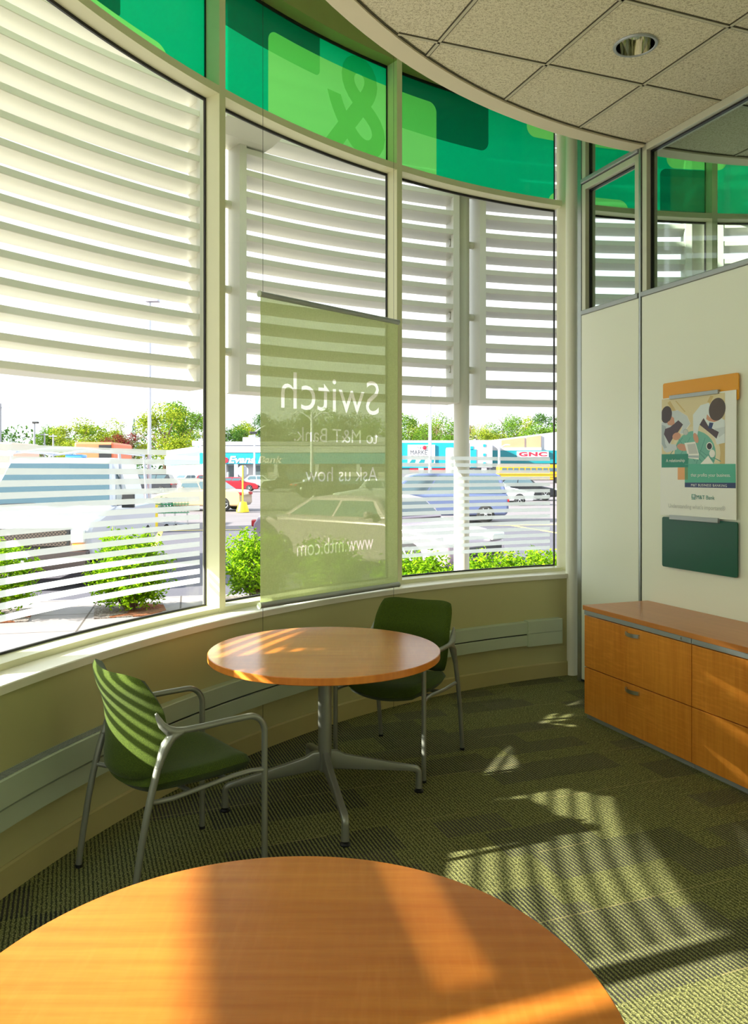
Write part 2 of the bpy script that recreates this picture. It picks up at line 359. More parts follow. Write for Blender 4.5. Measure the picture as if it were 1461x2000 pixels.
lightR = [(-30, arcs(333), 3.2, zz(300, 75), .10), (arcs(525.5), arcs(853.5), 3.0, zz(640, 116), .07), (arcs(1030), arcs(1240), zz(1060, 270), 4.6, .08),
          (arcs(1072), arcs(1228), 3.2, zz(1078, 374), .09), (arcs(1303), arcs(1420), zz(1350, 330), 4.6, .08)]
darkR = [(-30, arcs(237), zz(237, 33), 5, .02), (arcs(442) - .05, arcs(626), zz(560, 116), 5, .04), (arcs(770), arcs(955), zz(900, 283), 5, .08),
         (arcs(1290), arcs(1300) + .4, 3.6, 4.2, .06)]
M['greenfilm'] = grad_mat('green_window_film', lightR, darkR, (.0, .60, .26, 1))

bays = [(A_L, aM1 + 2 * AP), (aM1 + 2 * AP, aM1 + AP), (aM1 + AP, aM1), (aM1, aM2), (aM2, aM3), (aM3 - R(2.2), aM4), (aM4, aM4 - AP), (aM4 - AP, A_R)]
HM = .024 / RF                        # half a mullion, as an angle
for i, (a0, a1) in enumerate(bays):
    wname = 'window_%d' % (i + 1)
    w_ = link(bpy.data.objects.new(wname, None)); w_.empty_display_size = .1; w_.location = pol((a0 + a1) / 2, RG, ZG0); struct(w_)
    w_['label'] = ['floor-to-header curved window bay behind the camera', 'curved window bay beside the near table', 'wide curved window bay in front of the parked white truck',
                   'curved window bay behind the hanging printed screen', 'curved window bay between the screen and the round corner column',
                   'window bay seen through the partition glass, nearest the corner', 'second window bay seen through the partition glass', 'far window bay of the next room'][i]
    inv = Matrix.Translation(-Vector(w_.location))
    def nb(): m_ = MB(); m_.X = inv.copy(); return m_
    b0, b1 = a0 - HM, a1 + HM; ns = max(8, int(abs(a1 - a0) * 40))
    m_ = nb(); arc(m_, rect(RG, RG + .012, ZG0, ZT0 - .01), b0, b1, ns); m_.build('glass', M['glass'], w_)
    m_ = nb()
    for k, (z0, z1) in enumerate(((ZG0 - .004, ZG0 + .010), (ZT0 - .016, ZT0))): arc(m_, rect(RG - .012, RG + .0, z0, z1), b0, b1, ns)
    for bb, sg in ((b0, -1), (b1, 1)): arc(m_, rect(RG - .012, RG, ZG0, ZT0), bb, bb + sg * .010 / RG, 1)
    m_.build('gasket', M['gasket'], w_)
    # bottom rail, transom, mullions
    m_ = nb(); arc(m_, [(RF, .80), (RG + .016, .80), (RG + .016, ZG0), (RG - .01, ZG0), (RF, ZG0 - .004)], b0, b1, ns); m_.build('bottom_rail', M['frame'], w_)
    m_ = nb(); arc(m_, rect(RF, RG + .016, ZT0, ZT1), b0, b1, ns); m_.build('transom', M['frame'], w_)
    m_ = nb()
    if a1 != A_R and i != 4: arc(m_, rect(RF - .002, RG + .014, .80, 4.55), a1 + HM, a1 - HM, 2); m_.build('mullion', M['frame'], w_)
    # green film on the upper glass
    uv = []; vs_ = []
    nn = ns * 2
    m_ = nb()
    for k in range(nn + 1):
        a = b0 + (b1 - b0) * k / nn
        for r_, zq in ((RG - .003, ZT1), (RG - .003, ZH), (RG + .010, ZH), (RG + .010, ZT1)):
            vs_.append(pol(a, r_, zq)); uv.append((-a * RG, zq))
    m_.add(vs_, [(k * 4 + j, k * 4 + (j + 1) % 4, (k + 1) * 4 + (j + 1) % 4, (k + 1) * 4 + j) for k in range(nn) for j in (0,)])
    g_ = m_.build('green_film', M['greenfilm'], w_, uv=uv)
    m_ = nb(); arc(m_, rect(RG + .004, RG + .014, ZT1, ZH), b0, b1, ns); m_.build('upper_glass', M['glass'], w_)
    m_ = nb()
    for k, (z0, z1) in enumerate(((ZH - .02, ZH),)): arc(m_, rect(RG - .012, RG - .004, z0, z1), b0, b1, ns)
    for bb, sg in ((b1, 1),): arc(m_, rect(RG - .012, RG - .004, ZT1, ZH), bb, bb + sg * .008 / RG, 1)
    m_.build('upper_gasket', M['gasket'], w_)
    if i in (1, 2, 4, 5):             # frosted horizontal bands
        m_ = nb()
        for k in range(15): arc(m_, rect(RG - .003, RG - .001, .968 + .0517 * k, .968 + .0517 * k + .0285), b0 - .05 / RG, b1 + .042 / RG, ns)
        m_.build('frosted_stripes', M['stripe'], w_)
# right jamb and the round column at the corner
mb = MB(); arc(mb, rect(RF - .05, RG + .02, .80, 4.53), ang(1090, RG), ang(1120, RF), 4); struct(mb.build('trim_4', M['frame']))
mb = MB(); cx, cy = hit(1116.5, 4.90)
mb.lathe([(.046, 0), (.046, 4.95)], 32, (cx, cy), True); struct(mb.build('column_corner', M['wall'], smooth=40))

# ampersand in the green film of the middle bay (seen from behind)
mb = MB()
zb, zt = zz(690, 292), zz(690, 96); sL, sR = arcs(632), arcs(752)
def amp(t, up): s_ = sR + (sL - sR) * t; a = -s_ / RG; return pol(a, RG - .009, zb + up)
text_on(mb, '&', amp, (zt - zb) * .97, bold=.02)
o = [x for x in COL.objects if x.name == 'window_4'][0]
mb2 = MB(); mb2.X = Matrix.Translation(-Vector(o.location)); mb2.add(mb.v, mb.f); mb2.build('ampersand_graphic', M['tintgreen'], o, smooth=0, solid=.001)

# ---- raceway along the curved wall
t_ = thing('wall_raceway', 'pale green metal heating raceway running along the curved wall below the sill', 'raceway', pol(R(140), RW, .27))
inv = Matrix.Translation(-Vector(t_.location))
aR0, aR1, aR2 = ang(1031, RW - .05), ang(1097, RW - .05), ang(225, RW - .06)
def rb(r0, z0, z1, a0, a1, nm, n_=60, mat='raceway'):
    m_ = MB(); m_.X = inv.copy(); arc(m_, [(r0, z0), (RW, z0), (RW, z1), (r0 + .006, z1), (r0, z1 - .004)], a0, a1, n_); return m_.build(nm, M[mat], t_)
rb(RW - .05, .365, .455, A_L, aR0, 'upper_cover'); rb(RW - .05, .275, .355, A_L, aR0, 'lower_cover'); rb(RW - .038, .350, .37, A_L, aR0, 'groove', 60, 'dark')
rb(RW - .062, .368, .462, aR0, aR1, 'end_cap', 6); rb(RW - .062, .268, .366, aR0, aR1, 'end_cap', 6)
rb(RW - .062, .365, .47, A_L, aR2, 'vent_cover', 40)
m_ = MB(); m_.X = inv.copy()
for k in range(260):
    a = aR2 + (A_L - aR2) * (k + .5) / 260 * .42
    arc(m_, rect(RW - .052, RW - .01, .4705, .474), a, a + .004 / RW, 1)
m_.build('vent_grille', M['alugrey'], t_, smooth=0)

# ================================================================== PARTITION
V0, V1 = 3.655, 3.755
def wbox(mb, u0, u1, v0, v1, z0, z1):
    vs = [W(u, v, z) for z in (z0, z1) for u, v in ((u0, v0), (u1, v0), (u1, v1), (u0, v1))]
    mb.add(vs, [(0, 1, 2, 3), (7, 6, 5, 4), (4, 5, 1, 0), (5, 6, 2, 1), (6, 7, 3, 2), (7, 4, 0, 3)])
US, UE, UN = 4.500, 5.175, -2.2
mods = [US, 3.05, 1.6, .15, -1.3, -2.2]
mb = MB(); wbox(mb, US + .016, UE, V0, V1, .02, 2.795)
for a, b in zip(mods[1:], mods[:-1]): wbox(mb, a + .016, b - .016, V0, V1, .02, 2.795)
struct(mb.build('wall_right', paint('partition_panel_paint', srgb(236, 238, 216), .42, var=.01, scale=1.5), bev=.004, smooth=0))
mb = MB(); wbox(mb, UN, UE, V0 + .02, V1 - .02, 0, .03)
for a in mods: wbox(mb, a - .016, a + .016, V0 + .012, V1, 0, 3.83)
struct(mb.build('trim_5', M['dark'], smooth=0))
mb = MB()
for a in mods: wbox(mb, a - .009, a + .009, V0 - .004, V0 + .02, .02, 3.83)
wbox(mb, UE + .004, UE + .05, V0 - .0, V1, 0, 4.9)
struct(mb.build('trim_6', M['alu'], smooth=0))
k_ = 9
for i, (a, b, z0, z1) in enumerate([(US + .016, UE, 2.83, 3.79), (US + .016, UE, 3.83, 4.9)] + [(x + .016, y - .016, 2.83, 3.83) for x, y in zip(mods[1:-1], mods[:-2])]):
    w_ = link(bpy.data.objects.new('window_%d' % k_, None)); w_.location = W((a + b) / 2, V0, z0); struct(w_); k_ += 1
    w_['label'] = ['small interior window above the narrow partition panel by the corner', 'interior glazing above ceiling height by the corner', 'large interior window above the poster wall',
                   'interior window in the partition beyond the right edge', 'interior window in the partition beside the camera', 'interior window in the partition behind the camera'][i]
    inv = Matrix.Translation(-Vector(w_.location))
    m_ = MB(); m_.X = inv.copy(); f_ = .045
    wbox(m_, a, b, V0 + .004, V1 - .004, z1 - f_, z1); wbox(m_, a, a + f_, V0 + .004, V1 - .004, z0, z1); wbox(m_, b - f_, b, V0 + .004, V1 - .004, z0, z1)
    m_.build('frame', paint('partition_frame', srgb(206, 206, 182), .35, .15), w_, smooth=0, bev=.002)
    m_ = MB(); m_.X = inv.copy(); wbox(m_, a, b, V0 - .012, V1 + .012, z0 - .034, z0); m_.build('sill_cap', M['alugrey'], w_, smooth=0, bev=.006)
    m_ = MB(); m_.X = inv.copy(); vm = (V0 + V1) / 2
    for q in ((a + f_, a + f_ + .01, z0, z1 - f_), (b - f_ - .01, b - f_, z0, z1 - f_), (a + f_, b - f_, z1 - f_ - .01, z1 - f_)): wbox(m_, q[0], q[1], vm - .012, vm + .012, q[2], q[3])
    m_.build('gasket', M['gasket'], w_, smooth=0)
    m_ = MB(); m_.X = inv.copy(); wbox(m_, a + f_, b - f_, vm - .004, vm + .004, z0, z1 - f_); m_.build('glass', M['glass_in'], w_, smooth=0)
# ================================================================== INTERIOR THINGS
# ---- round tables
def round_table(c, r, rot, label):
    t = thing('round_table', label, 'table', (c[0], c[1], 0), 0, 'round pedestal tables')
    m = MB(); m.lathe([(.001, .74), (r - .004, .74), (r, .7375)], 128); m.v.append((0, 0, .74))
    m.lathe([(r, .7375), (r, .710), (r - .004, .707), (.001, .707)], 128)
    # the top is one mesh: laminate face and edge band
    m = MB(); n = 128
    vs = [(0, 0, .74)] + [((r - .003) * cos(2 * pi * i / n), (r - .003) * sin(2 * pi * i / n), .74) for i in range(n)]
    m.cur = 0; m.add(vs, [(0, 1 + i, 1 + (i + 1) % n) for i in range(n)])
    m.cur = 1; m.lathe([(.001, .707), (r - .003, .707), (r, .710), (r, .737), (r - .003, .74)], n)
    m.build('tabletop', [M['wood_top'], M['wood_edge']], t, smooth=25)
    m = MB(); m.lathe([(.033, .155), (.033, .700)], 32); m.lathe([(.030, .150), (.001, .150)], 32); m.build('column', M['metal_leg'], t)
    m = MB()
    for k in range(4):
        a = k * pi / 2 + pi / 4; m.X = Matrix.Rotation(a, 4, 'Z'); m.b2((0, -.025, .697), (r * .72, .025, .707))
    m.build('top_bracket', M['metal_leg'], t, smooth=0)
    for k in range(4):
        m = MB(); a = rot + k * pi / 2; m.X = Matrix.Rotation(a, 4, 'Z')
        st = [(.028, .158, .246, .017), (.06, .155, .244, .016), (.10, .150, .222, .015), (.20, .139, .196, .015), (.32, .125, .166, .015), (.42, .113, .142, .015), (.452, .106, .134, .016)]
        cs = 16; vs = []
        for x, z0, z1, hw in st:
            zc, hh = (z0 + z1) / 2, (z1 - z0) / 2
            for q in range(cs):
                an = 2 * pi * q / cs; cc, ss = cos(an), sin(an)
                vs.append((x, hw * (abs(cc) ** .22) * (1 if cc > 0 else -1), zc + hh * (abs(ss) ** .22) * (1 if ss > 0 else -1)))
        # bend down into the foot
        for j in range(1, 7):
            th = j / 6 * pi / 2; cx_, cz_ = .452, .134 - .040; ro, ri = .040, .012
            for q in range(cs):
                an = 2 * pi * q / cs; cc, ss = cos(an), sin(an); yy = .016 * (abs(cc) ** .6) * (1 if cc > 0 else -1); rr = (ro + ri) / 2 + (ro - ri) / 2 * (abs(ss) ** .6) * (1 if ss > 0 else -1)
                vs.append((cx_ + rr * sin(th), yy, cz_ + rr * cos(th)))
        for zf, k2 in ((.06, 1.08), (.020, 1.15)):
            for q in range(cs):
                an = 2 * pi * q / cs; cc, ss = cos(an), sin(an)
                vs.append((.452 + .026 + .015 * k2 * (abs(ss) ** .8) * (1 if ss > 0 else -1), .016 * k2 * (abs(cc) ** .8) * (1 if cc > 0 else -1), zf))
        nr = len(vs) // cs
        m.add(vs, [(i * cs + q, i * cs + (q + 1) % cs, (i + 1) * cs + (q + 1) % cs, (i + 1) * cs + q) for i in range(nr - 1) for q in range(cs)] + [tuple(range(cs))[::-1], tuple(range((nr - 1) * cs, nr * cs))])
        lg = m.build('leg', M['metal_leg'], t, smooth=38)
        g = MB(); g.X = Matrix.Rotation(a, 4, 'Z') @ Matrix.Translation((.478, 0, 0)); g.lathe([(.001, .0), (.022, .0), (.024, .006), (.017, .013), (.008, .016), (.008, .036)], 20); g.build('glide', M['black'], lg)
    return t
round_table((-.239, 3.91), .56, R(14), 'round maple-topped pedestal table between the two green chairs')
round_table((-.155, 1.255), .548, R(30), 'round maple-topped table in the near foreground, cut off by the bottom edge')

# ---- chairs
def chair(loc, rz, label):
    t = thing('guest_chair', label, 'chair', (loc[0], loc[1], 0), rz, 'green upholstered guest chairs')
    def sgn(a): return 1 if a > 0 else -1
    # seat: a cushion shell with rounded rim, dished middle and rolled front
    def cushion(hw, y0, y1, zf, th, nu=20, nv=20):
        m = MB(); top = []; bot = []
        for side in (0, 1):
            base = len(m.v); vs = []
            for i in range(nu + 1):
                for j in range(nv + 1):
                    a, b = 2 * i / nu - 1, 2 * j / nv - 1
                    # square to rounded-square mapping
                    x = a * sqrt(1 - b * b * .34); y = b * sqrt(1 - a * a * .26)
                    ed = max(0, 1 - max(abs(a), abs(b)) ** 7); k = ed ** .5
                    yy = (y0 + y1) / 2 + y * (y1 - y0) / 2; zt_, zb_ = zf(x, y)
                    zm = zt_ * .5 + zb_ * .5; vs.append((x * hw, yy, zm + (zt_ - zm) * k if side == 0 else zm + (zb_ - zm) * k))
            kk = nv + 1; fs = [(i * kk + j, (i + 1) * kk + j, (i + 1) * kk + j + 1, i * kk + j + 1) for i in range(nu) for j in range(nv)]
            m.add(vs, fs if side == 0 else [f[::-1] for f in fs])
        return m
    def zf(x, y):
        top = .470 + .020 * x * x - .012 * (1 - x * x) * (1 - y * y) - .022 * max(0, y - .5) ** 2 * 4 - .02 * max(0, -y - .55) ** 2 * 5
        bot = .392 - .018 * (1 - x * x) * (.5 + .5 * y) + .022 * x * x
        return top, bot
    m = cushion(.240, -.245, .270, zf, .06)
    s_ = m.build('seat', M['fabric'], t, smooth=60)
    # backrest: upholstered shell, wings come forward at mid height, dipped top edge
    def shell(off, k0=1.):
        def fn(u, v):
            a0, b0 = 2 * u - 1, 2 * v - 1
            a = a0 * sqrt(1 - .20 * b0 ** 4); bb = b0 * sqrt(1 - .24 * a0 ** 4); tt = (bb + 1) / 2
            w_ = .243 * (1 - .10 * max(0, .5 - tt) / .5 - .02 * tt)
            z = .448 + (.862 - .448) * tt + (.030 * (a * a - .45)) * max(0, tt - .35) / .65
            wing = .098 * a * a * (1 - .55 * max(0, (tt - .5) * 2) ** 1.5)
            y = -.262 - .010 * tt + wing + .018 * sin(pi * min(1, tt * 1.2)) - .020 * max(0, tt - .65) / .35
            return (a * w_ * k0, y + off, z)
        return fn
    m = MB(); nu, nv = 28, 22; f0 = shell(0)
    vs = []; 
    for side, off in ((0, .034), (1, -.022)):
        for i in range(nu + 1):
            for j in range(nv + 1):
                a, b = 2 * i / nu - 1, 2 * j / nv - 1; ed = (1 - max(abs(a), abs(b)) ** 6) ** .5
                x, y, z = f0(i / nu, j / nv); vs.append((x, y + off * (ed if side == 0 else .25 + .75 * ed if 0 < i < nu and 0 < j < nv else 0), z))
    kk = nv + 1; N_ = (nu + 1) * kk
    fs = [(i * kk + j, i * kk + j + 1, (i + 1) * kk + j + 1, (i + 1) * kk + j) for i in range(nu) for j in range(nv)]
    m.add(vs, fs + [tuple(N_ + q for q in f[::-1]) for f in fs])
    m.build('backrest', M['fabric'], t, smooth=60)
    r_ = .0125
    for sx in (1, -1):
        X = .262 * sx
        # front leg turns over into the armrest
        m = MB(); m.tube([(X, .255, .012), (X, .255, .55)], r_, 14); l_ = m.build('leg', M['metal_leg'], t)
        g = MB(); g.lathe([(.001, 0), (.0135, 0), (.0135, .012)], 16, (X, .255)); g.build('glide', M['black'], l_)
        m = MB(); pth = [(X, .255, .55)] + [(X, .255 - .075 + .075 * cos(q), .565 + .075 * sin(q)) for q in [k * pi / 2 / 8 for k in range(9)]] + [(X, .08, .641), (X, -.02, .640), (X * .995, -.10, .642)]
        m.tube(pth, r_, 14); m.build('armrest', M['metal_leg'], t)
        # cast Y piece
        m = MB()
        m.tube([(X * .995, -.095, .642), (X * .99, -.125, .643), (X * .98, -.155, .652), (X * .965, -.178, .675), (X * .955, -.193, .705), (X * .95, -.2, .722)], [.0127, .016, .0185, .0145, .0095, .006], 12)
        m.tube([(X * .995, -.10, .640), (X * .99, -.14, .628), (X * .985, -.165, .600), (X * .985, -.178, .57), (X * .987, -.188, .545), (X * .99, -.197, .520)], [.0127, .019, .0205, .0175, .0150, .0145], 12)
        bb_ = m.build('back_bracket', M['metal_leg'], t, smooth=180); q_ = bb_.modifiers.new('fuse', 'REMESH'); q_.mode = 'VOXEL'; q_.voxel_size = .003; q_.use_smooth_shade = True; q_ = bb_.modifiers.new('soften', 'SMOOTH'); q_.factor = .5; q_.iterations = 8
        m = MB(); m.tube([(X * .99, -.197, .522), (X * .993, -.218, .45), (X * .997, -.238, .37), (X, -.258, .27), (X, -.276, .16), (X, -.290, .07), (X, -.297, .012)], [.0135, .0135, .013, .0125, .0125, .0125, .0125], 14)
        l_ = m.build('leg', M['metal_leg'], t)
        g = MB(); g.lathe([(.001, 0), (.0135, 0), (.0135, .012)], 16, (X, -.2975)); g.build('glide', M['black'], l_)
        # seat rail between front and rear leg
        m = MB(); m.tube([(X, .255, .415), (X * .97, .20, .420), (X * .93, .12, .415), (X * .88, .0, .398), (X * .86, -.12, .385), (X * .90, -.19, .392), (X * .98, -.228, .405)], .0095, 12); m.build('seat_rail', M['metal_leg'], t)
    m = MB(); m.tube([(-.225, -.05, .392), (-.12, -.05, .388), (.12, -.05, .388), (.225, -.05, .392)], .0095, 10); m.tube([(-.225, .1, .405), (.225, .1, .405)], .0095, 10); m.build('cross_bar', M['metal_leg'], t)
    return t
def face(dx, dy): return atan2(dy, dx) - pi / 2
chair((-.800, 3.245), face(.768, .64), 'green fabric armchair to the left of the far table, its back to the viewer')
chair((.140, 4.490), face(-.455, -.89), 'green fabric armchair tucked behind the far table, facing the viewer')

# ---- filing credenza under the poster: two units and one continuous top
VF = 3.134
def unit(u1, u0, label):
    t = thing('lateral_file_cabinet', label, 'cabinet', W(u0, VF, 0), PH, 'maple lateral file cabinets')   # local x = across, y = along
    L = u1 - u0; D = 3.645 - VF
    m = MB(); m.b2((.022, .001, .0), (D, L - .001, .028)); m.build('plinth', M['alugrey'], t, smooth=0)
    m = MB(); m.b2((.020, .001, .028), (D, L - .001, .672)); m.build('carcass', M['wood_door'], t, smooth=0)
    for z0, z1, zh in ((.034, .333, .297), (.339, .670, .632)):
        m = MB(); m.b2((0, .002, z0), (.0195, L - .002, z1)); dr = m.build('drawer', M['wood_door'], t, smooth=0, bev=.0015)
        h = MB(); ys = L / 2
        prof = [(-.006 - .020 * (1 - (2 * k / 12 - 1) ** 2), ys - .056 + .112 * k / 12) for k in range(13)]
        for (xa, ya), (xb, yb) in zip(prof[:-1], prof[1:]):
            h.add([(xa, ya, zh - .011), (xb, yb, zh - .011), (xb, yb, zh + .011), (xa, ya, zh + .011), (xa - .003, ya, zh - .011), (xb - .003, yb, zh - .011), (xb - .003, yb, zh + .011), (xa - .003, ya, zh + .011)],
                  [(0, 1, 2, 3), (7, 6, 5, 4), (0, 4, 5, 1), (3, 2, 6, 7)])
        for yy in (ys - .056, ys + .056): h.box((-.004, yy, zh), (.010, .010, .022))
        hd = h.build('handle', M['chrome'], dr, smooth=40)
    m = MB(); m.b2((-.002, .0015, .676), (.02, L - .0015, .703)); ra = m.build('lock_rail', M['alugrey'], t, smooth=0, bev=.002)
    m = MB(); m.X = Matrix.Translation((-.002, .075, .690)) @ Matrix.Rotation(-pi / 2, 4, 'Y'); m.lathe([(.001, .002), (.0055, .002), (.0065, 0)], 20); m.lathe([(.0012, .0024), (.0012, .0022)], 4); m.build('lock', M['chrome'], ra)
    return t
unit(4.405, 3.442, 'maple two-drawer file cabinet below the poster, the one nearer the corner')
unit(3.440, 2.478, 'maple two-drawer file cabinet cut off by the right edge of the photo')
t = thing('cabinet_top', 'continuous maple worktop lying on the row of file cabinets', 'worktop', W(2.47, VF, 0), PH)
m = MB(); m.b2((-.008, 0, .705), (3.648 - VF, 4.412 - 2.47, .735)); m.build('worktop', M['wood_shelf'], t, smooth=0, bev=.002)

# ---- poster on the partition (coordinates read on the wall plane)
def zw(zx, zy, v=3.628): return wall_uv(1270 + zx / 4.764, 720 + zy / 4.764, v)
uL, uR = 4.255, 3.612
t = thing('poster_display', 'bank advertising poster clamped between an orange panel and a dark green panel on the wall', 'poster', W(3.93, V0, 1.6))
PI_ = Matrix.Translation(-Vector(t.location))
def rounded(x0, x1, y0, y1, r, n=5, corners=(1, 1, 1, 1)):
    p = []
    for (cx_, cy_, a0, on) in ((x1 - r, y1 - r, 0, corners[0]), (x0 + r, y1 - r, pi / 2, corners[1]), (x0 + r, y0 + r, pi, corners[2]), (x1 - r, y0 + r, 3 * pi / 2, corners[3])):
        if on: p += [(cx_ + r * cos(a0 + k * pi / 2 / n), cy_ + r * sin(a0 + k * pi / 2 / n)) for k in range(n + 1)]
        else: p.append((cx_ + r * (1 if cos(a0 + pi / 4) > 0 else -1), cy_ + r * (1 if sin(a0 + pi / 4) > 0 else -1)))
    return p
def board(u0, u1, z0, z1, v0, v1, name, mat, cor=(1, 1, 1, 1), r=.014):
    m = MB(); p = rounded(u0, u1, z0, z1, r, corners=cor); n_ = len(p); m.X = PI_.copy()
    m.add([W(a, v0, b) for a, b in p] + [W(a, v1, b) for a, b in p], [tuple(range(n_)), tuple(range(2 * n_ - 1, n_ - 1, -1))] + [(i, i + n_, (i + 1) % n_ + n_, (i + 1) % n_) for i in range(n_)])
    return m.build(name, mat, t, smooth=30)
board(3.612, 4.246, 2.02, 2.178, 3.632, 3.640, 'upper_panel', paint('orange_acrylic', srgb(232, 158, 18), .4, var=.01))
board(3.620, 4.252, .984, 1.308, 3.630, 3.640, 'lower_panel', paint('dark_green_acrylic', srgb(0, 82, 58), .35, var=.01))
for z in (1.2, 2.08): m = MB(); m.X = PI_.copy(); wbox(m, 3.75, 4.1, 3.640, 3.655, z - .02, z + .02); m.build('wall_bracket', M['alugrey'], t, smooth=0)
sh = board(3.622, 4.262, 1.320, 2.079, 3.6245, 3.6290, 'poster_sheet', paint('poster_paper', srgb(238, 238, 226), .35, var=.005), (0, 0, 0, 0), .004)
for z0, z1 in ((2.068, 2.092), (1.296, 1.324)):
    m = MB(); m.X = PI_.copy(); wbox(m, 3.752, 4.166, 3.612, 3.634, z0, z1); m.build('clamp_bar', M['alugrey'], t, smooth=0, bev=.002)
cols = {'beige': (222, 206, 158), 'rim': (226, 214, 176), 'teal': (112, 182, 160), 'tealdk': (80, 150, 135), 'shirt': (200, 208, 208), 'shirtd': (166, 178, 180), 'shirt2': (222, 230, 228), 'vest': (74, 54, 62), 'hair': (62, 46, 38), 'hair2': (80, 62, 50),
        'skin': (208, 150, 118), 'navy': (34, 56, 104), 'white': (240, 238, 228), 'coffee': (44, 40, 40), 'b1': (0, 134, 108), 'org': (236, 170, 104), 'b2': (78, 176, 146), 'grey': (196, 198, 190), 'txt': (242, 244, 238), 'logo': (22, 128, 112), 'tan': (206, 180, 116), 'olive': (96, 150, 96)}
names = list(cols); pm = [paint('print_' + k, srgb(*c), .4, var=.005) for k, c in cols.items()]
art = MB(); art.X = PI_.copy(); lay = [0]
def poly(c, P, clip=915):
    lay[0] += 1; v = 3.6243 - lay[0] * .000035; art.cur = names.index(c)
    q = [zw(max(107, min(797, x)), min(clip, y), 3.624) for x, y in P]
    art.add([W(a, v, b) for a, b in q], [tuple(range(len(q)))])
def ell(c, x, y, rx, ry, a0=0, a1=2 * pi, clip=915, rot=0): poly(c, [(x + rx * cos(a0 + (a1 - a0) * k / 28) * cos(rot) - ry * sin(a0 + (a1 - a0) * k / 28) * sin(rot), y + rx * cos(a0 + (a1 - a0) * k / 28) * sin(rot) + ry * sin(a0 + (a1 - a0) * k / 28) * cos(rot)) for k in range(28)], clip)
poly('beige', [(107, 287), (695, 222), (695, 916), (107, 916)])
for P in ([(160, 320), (185, 300), (250, 410), (225, 420)], [(530, 310), (560, 250), (590, 255), (560, 320)], [(230, 300), (245, 300), (330, 400), (318, 405)]): poly('tan', P)
poly('tan', [(640, 700), (695, 660), (695, 916), (650, 916)])
ell('rim', 425, 785, 228, 250); ell('teal', 418, 790, 192, 212)
for k in range(5): poly('tealdk', [(250 + 70 * k, 640 + 40 * k), (254 + 70 * k, 636 + 40 * k), (420 + 60 * k, 860), (415 + 60 * k, 866)])
for k in range(4): poly('tealdk', [(300 + 70 * k, 640), (304 + 70 * k, 644), (190 + 80 * k, 800 + 30 * k), (186 + 80 * k, 794 + 30 * k)])
poly('white', [(107, 500), (200, 400), (255, 385), (345, 440), (376, 512), (305, 612), (272, 600), (300, 540), (240, 510), (185, 700), (107, 700)])
poly('shirt', [(107, 505), (205, 395), (260, 388), (340, 440), (372, 510), (300, 606), (275, 600), (300, 545), (245, 520), (190, 700), (240, 708), (246, 752), (150, 780), (125, 760), (107, 700)])
poly('shirtd', [(107, 520), (150, 540), (130, 620), (140, 700), (160, 740), (150, 770), (107, 700)])
poly('vest', [(185, 545), (262, 480), (306, 520), (252, 600), (215, 640), (178, 702), (128, 610), (140, 560)])
poly('skin', [(185, 430), (222, 460), (228, 512), (196, 532), (158, 508)]); ell('hair', 152, 428, 50, 80, rot=.15); ell('skin', 190, 505, 30, 22, rot=-.3)
ell('skin', 246, 630, 40, 34, rot=-.5); ell('skin', 300, 732, 52, 32, rot=.3); poly('shirt', [(130, 745), (240, 704), (250, 752), (155, 782)])
poly('white', [(318, 692), (420, 680), (455, 800), (452, 846), (352, 832), (340, 770)]); poly('grey', [(345, 705), (420, 696), (445, 790), (362, 795)]); poly('shirtd', [(355, 808), (452, 808), (452, 830), (356, 826)])
poly('shirt2', [(398, 430), (470, 340), (545, 318), (600, 420), (695, 480), (695, 690), (620, 706), (600, 640), (520, 560), (488, 470), (452, 545), (440, 622), (402, 622)])
poly('shirt', [(600, 560), (695, 540), (695, 600), (640, 640)])
poly('vest', [(498, 460), (545, 540), (640, 590), (618, 652), (560, 602), (460, 522)]); poly('navy', [(552, 500), (590, 505), (572, 562), (540, 552)])
poly('skin', [(530, 425), (560, 455), (640, 480), (598, 497), (548, 488), (522, 470)]); ell('hair2', 624, 378, 76, 108, rot=.2)
ell('skin', 426, 645, 22, 48, rot=-.3)
for q in ((552, 722, 30, 38, 'white'), (552, 722, 23, 30, 'coffee'), (578, 790, 27, 37, 'white'), (330, 590, 25, 30, 'shirtd'), (330, 592, 20, 24, 'grey')): ell(q[4], *q[:4])
poly('white', [(541, 810), (592, 886), (468, 888)])
poly('b1', [(107, 797), (355, 793), (355, 918), (107, 920)], 2000); poly('org', [(257, 920), (352, 918), (352, 1033), (257, 1033)], 2000)
poly('b2', [(323, 888), (795, 886), (797, 1062), (323, 1060)], 2000); poly('b1', [(257, 893), (355, 892), (355, 918), (257, 919)], 2000); poly('olive', [(323, 918), (352, 918), (352, 1033), (323, 1033)], 2000)
poly('navy', [(323, 1060), (797, 1062), (797, 1113), (323, 1103)], 2000)
poly('logo', [(386, 1168), (422, 1170), (422, 1206), (386, 1204)], 2000); poly('logo', [(386, 1209), (422, 1211), (422, 1218), (386, 1216)], 2000)
for x in (392, 401, 410): poly('txt', [(x, 1174), (x + 6, 1174), (x + 8, 1200), (x + 3, 1200), (x + 1, 1184)], 2000)
art.build('printed_picture', pm, sh, smooth=0)
def ptext(s_, x0, x1, y, cap, c, bold=0., sp_=1.):
    lt = MB(); lt.X = PI_.copy()
    a0, z0 = zw(x0, y, 3.624); a1, _ = zw(x1, y, 3.624); lt.cur = names.index(c)
    text_on(lt, s_, lambda q, up: W(a0 + (a1 - a0) * q, 3.6216, z0 + up), cap, bold, sp_)
    lt.build('lettering', pm, sh, smooth=0)
ptext('A relationship', 150, 324, 870, .0205, 'txt'); ptext('that profits your business.', 380, 750, 1004, .021, 'txt'); ptext('M&T BUSINESS BANKING', 383, 716, 1094, .0155, 'txt', 0., 1.15)
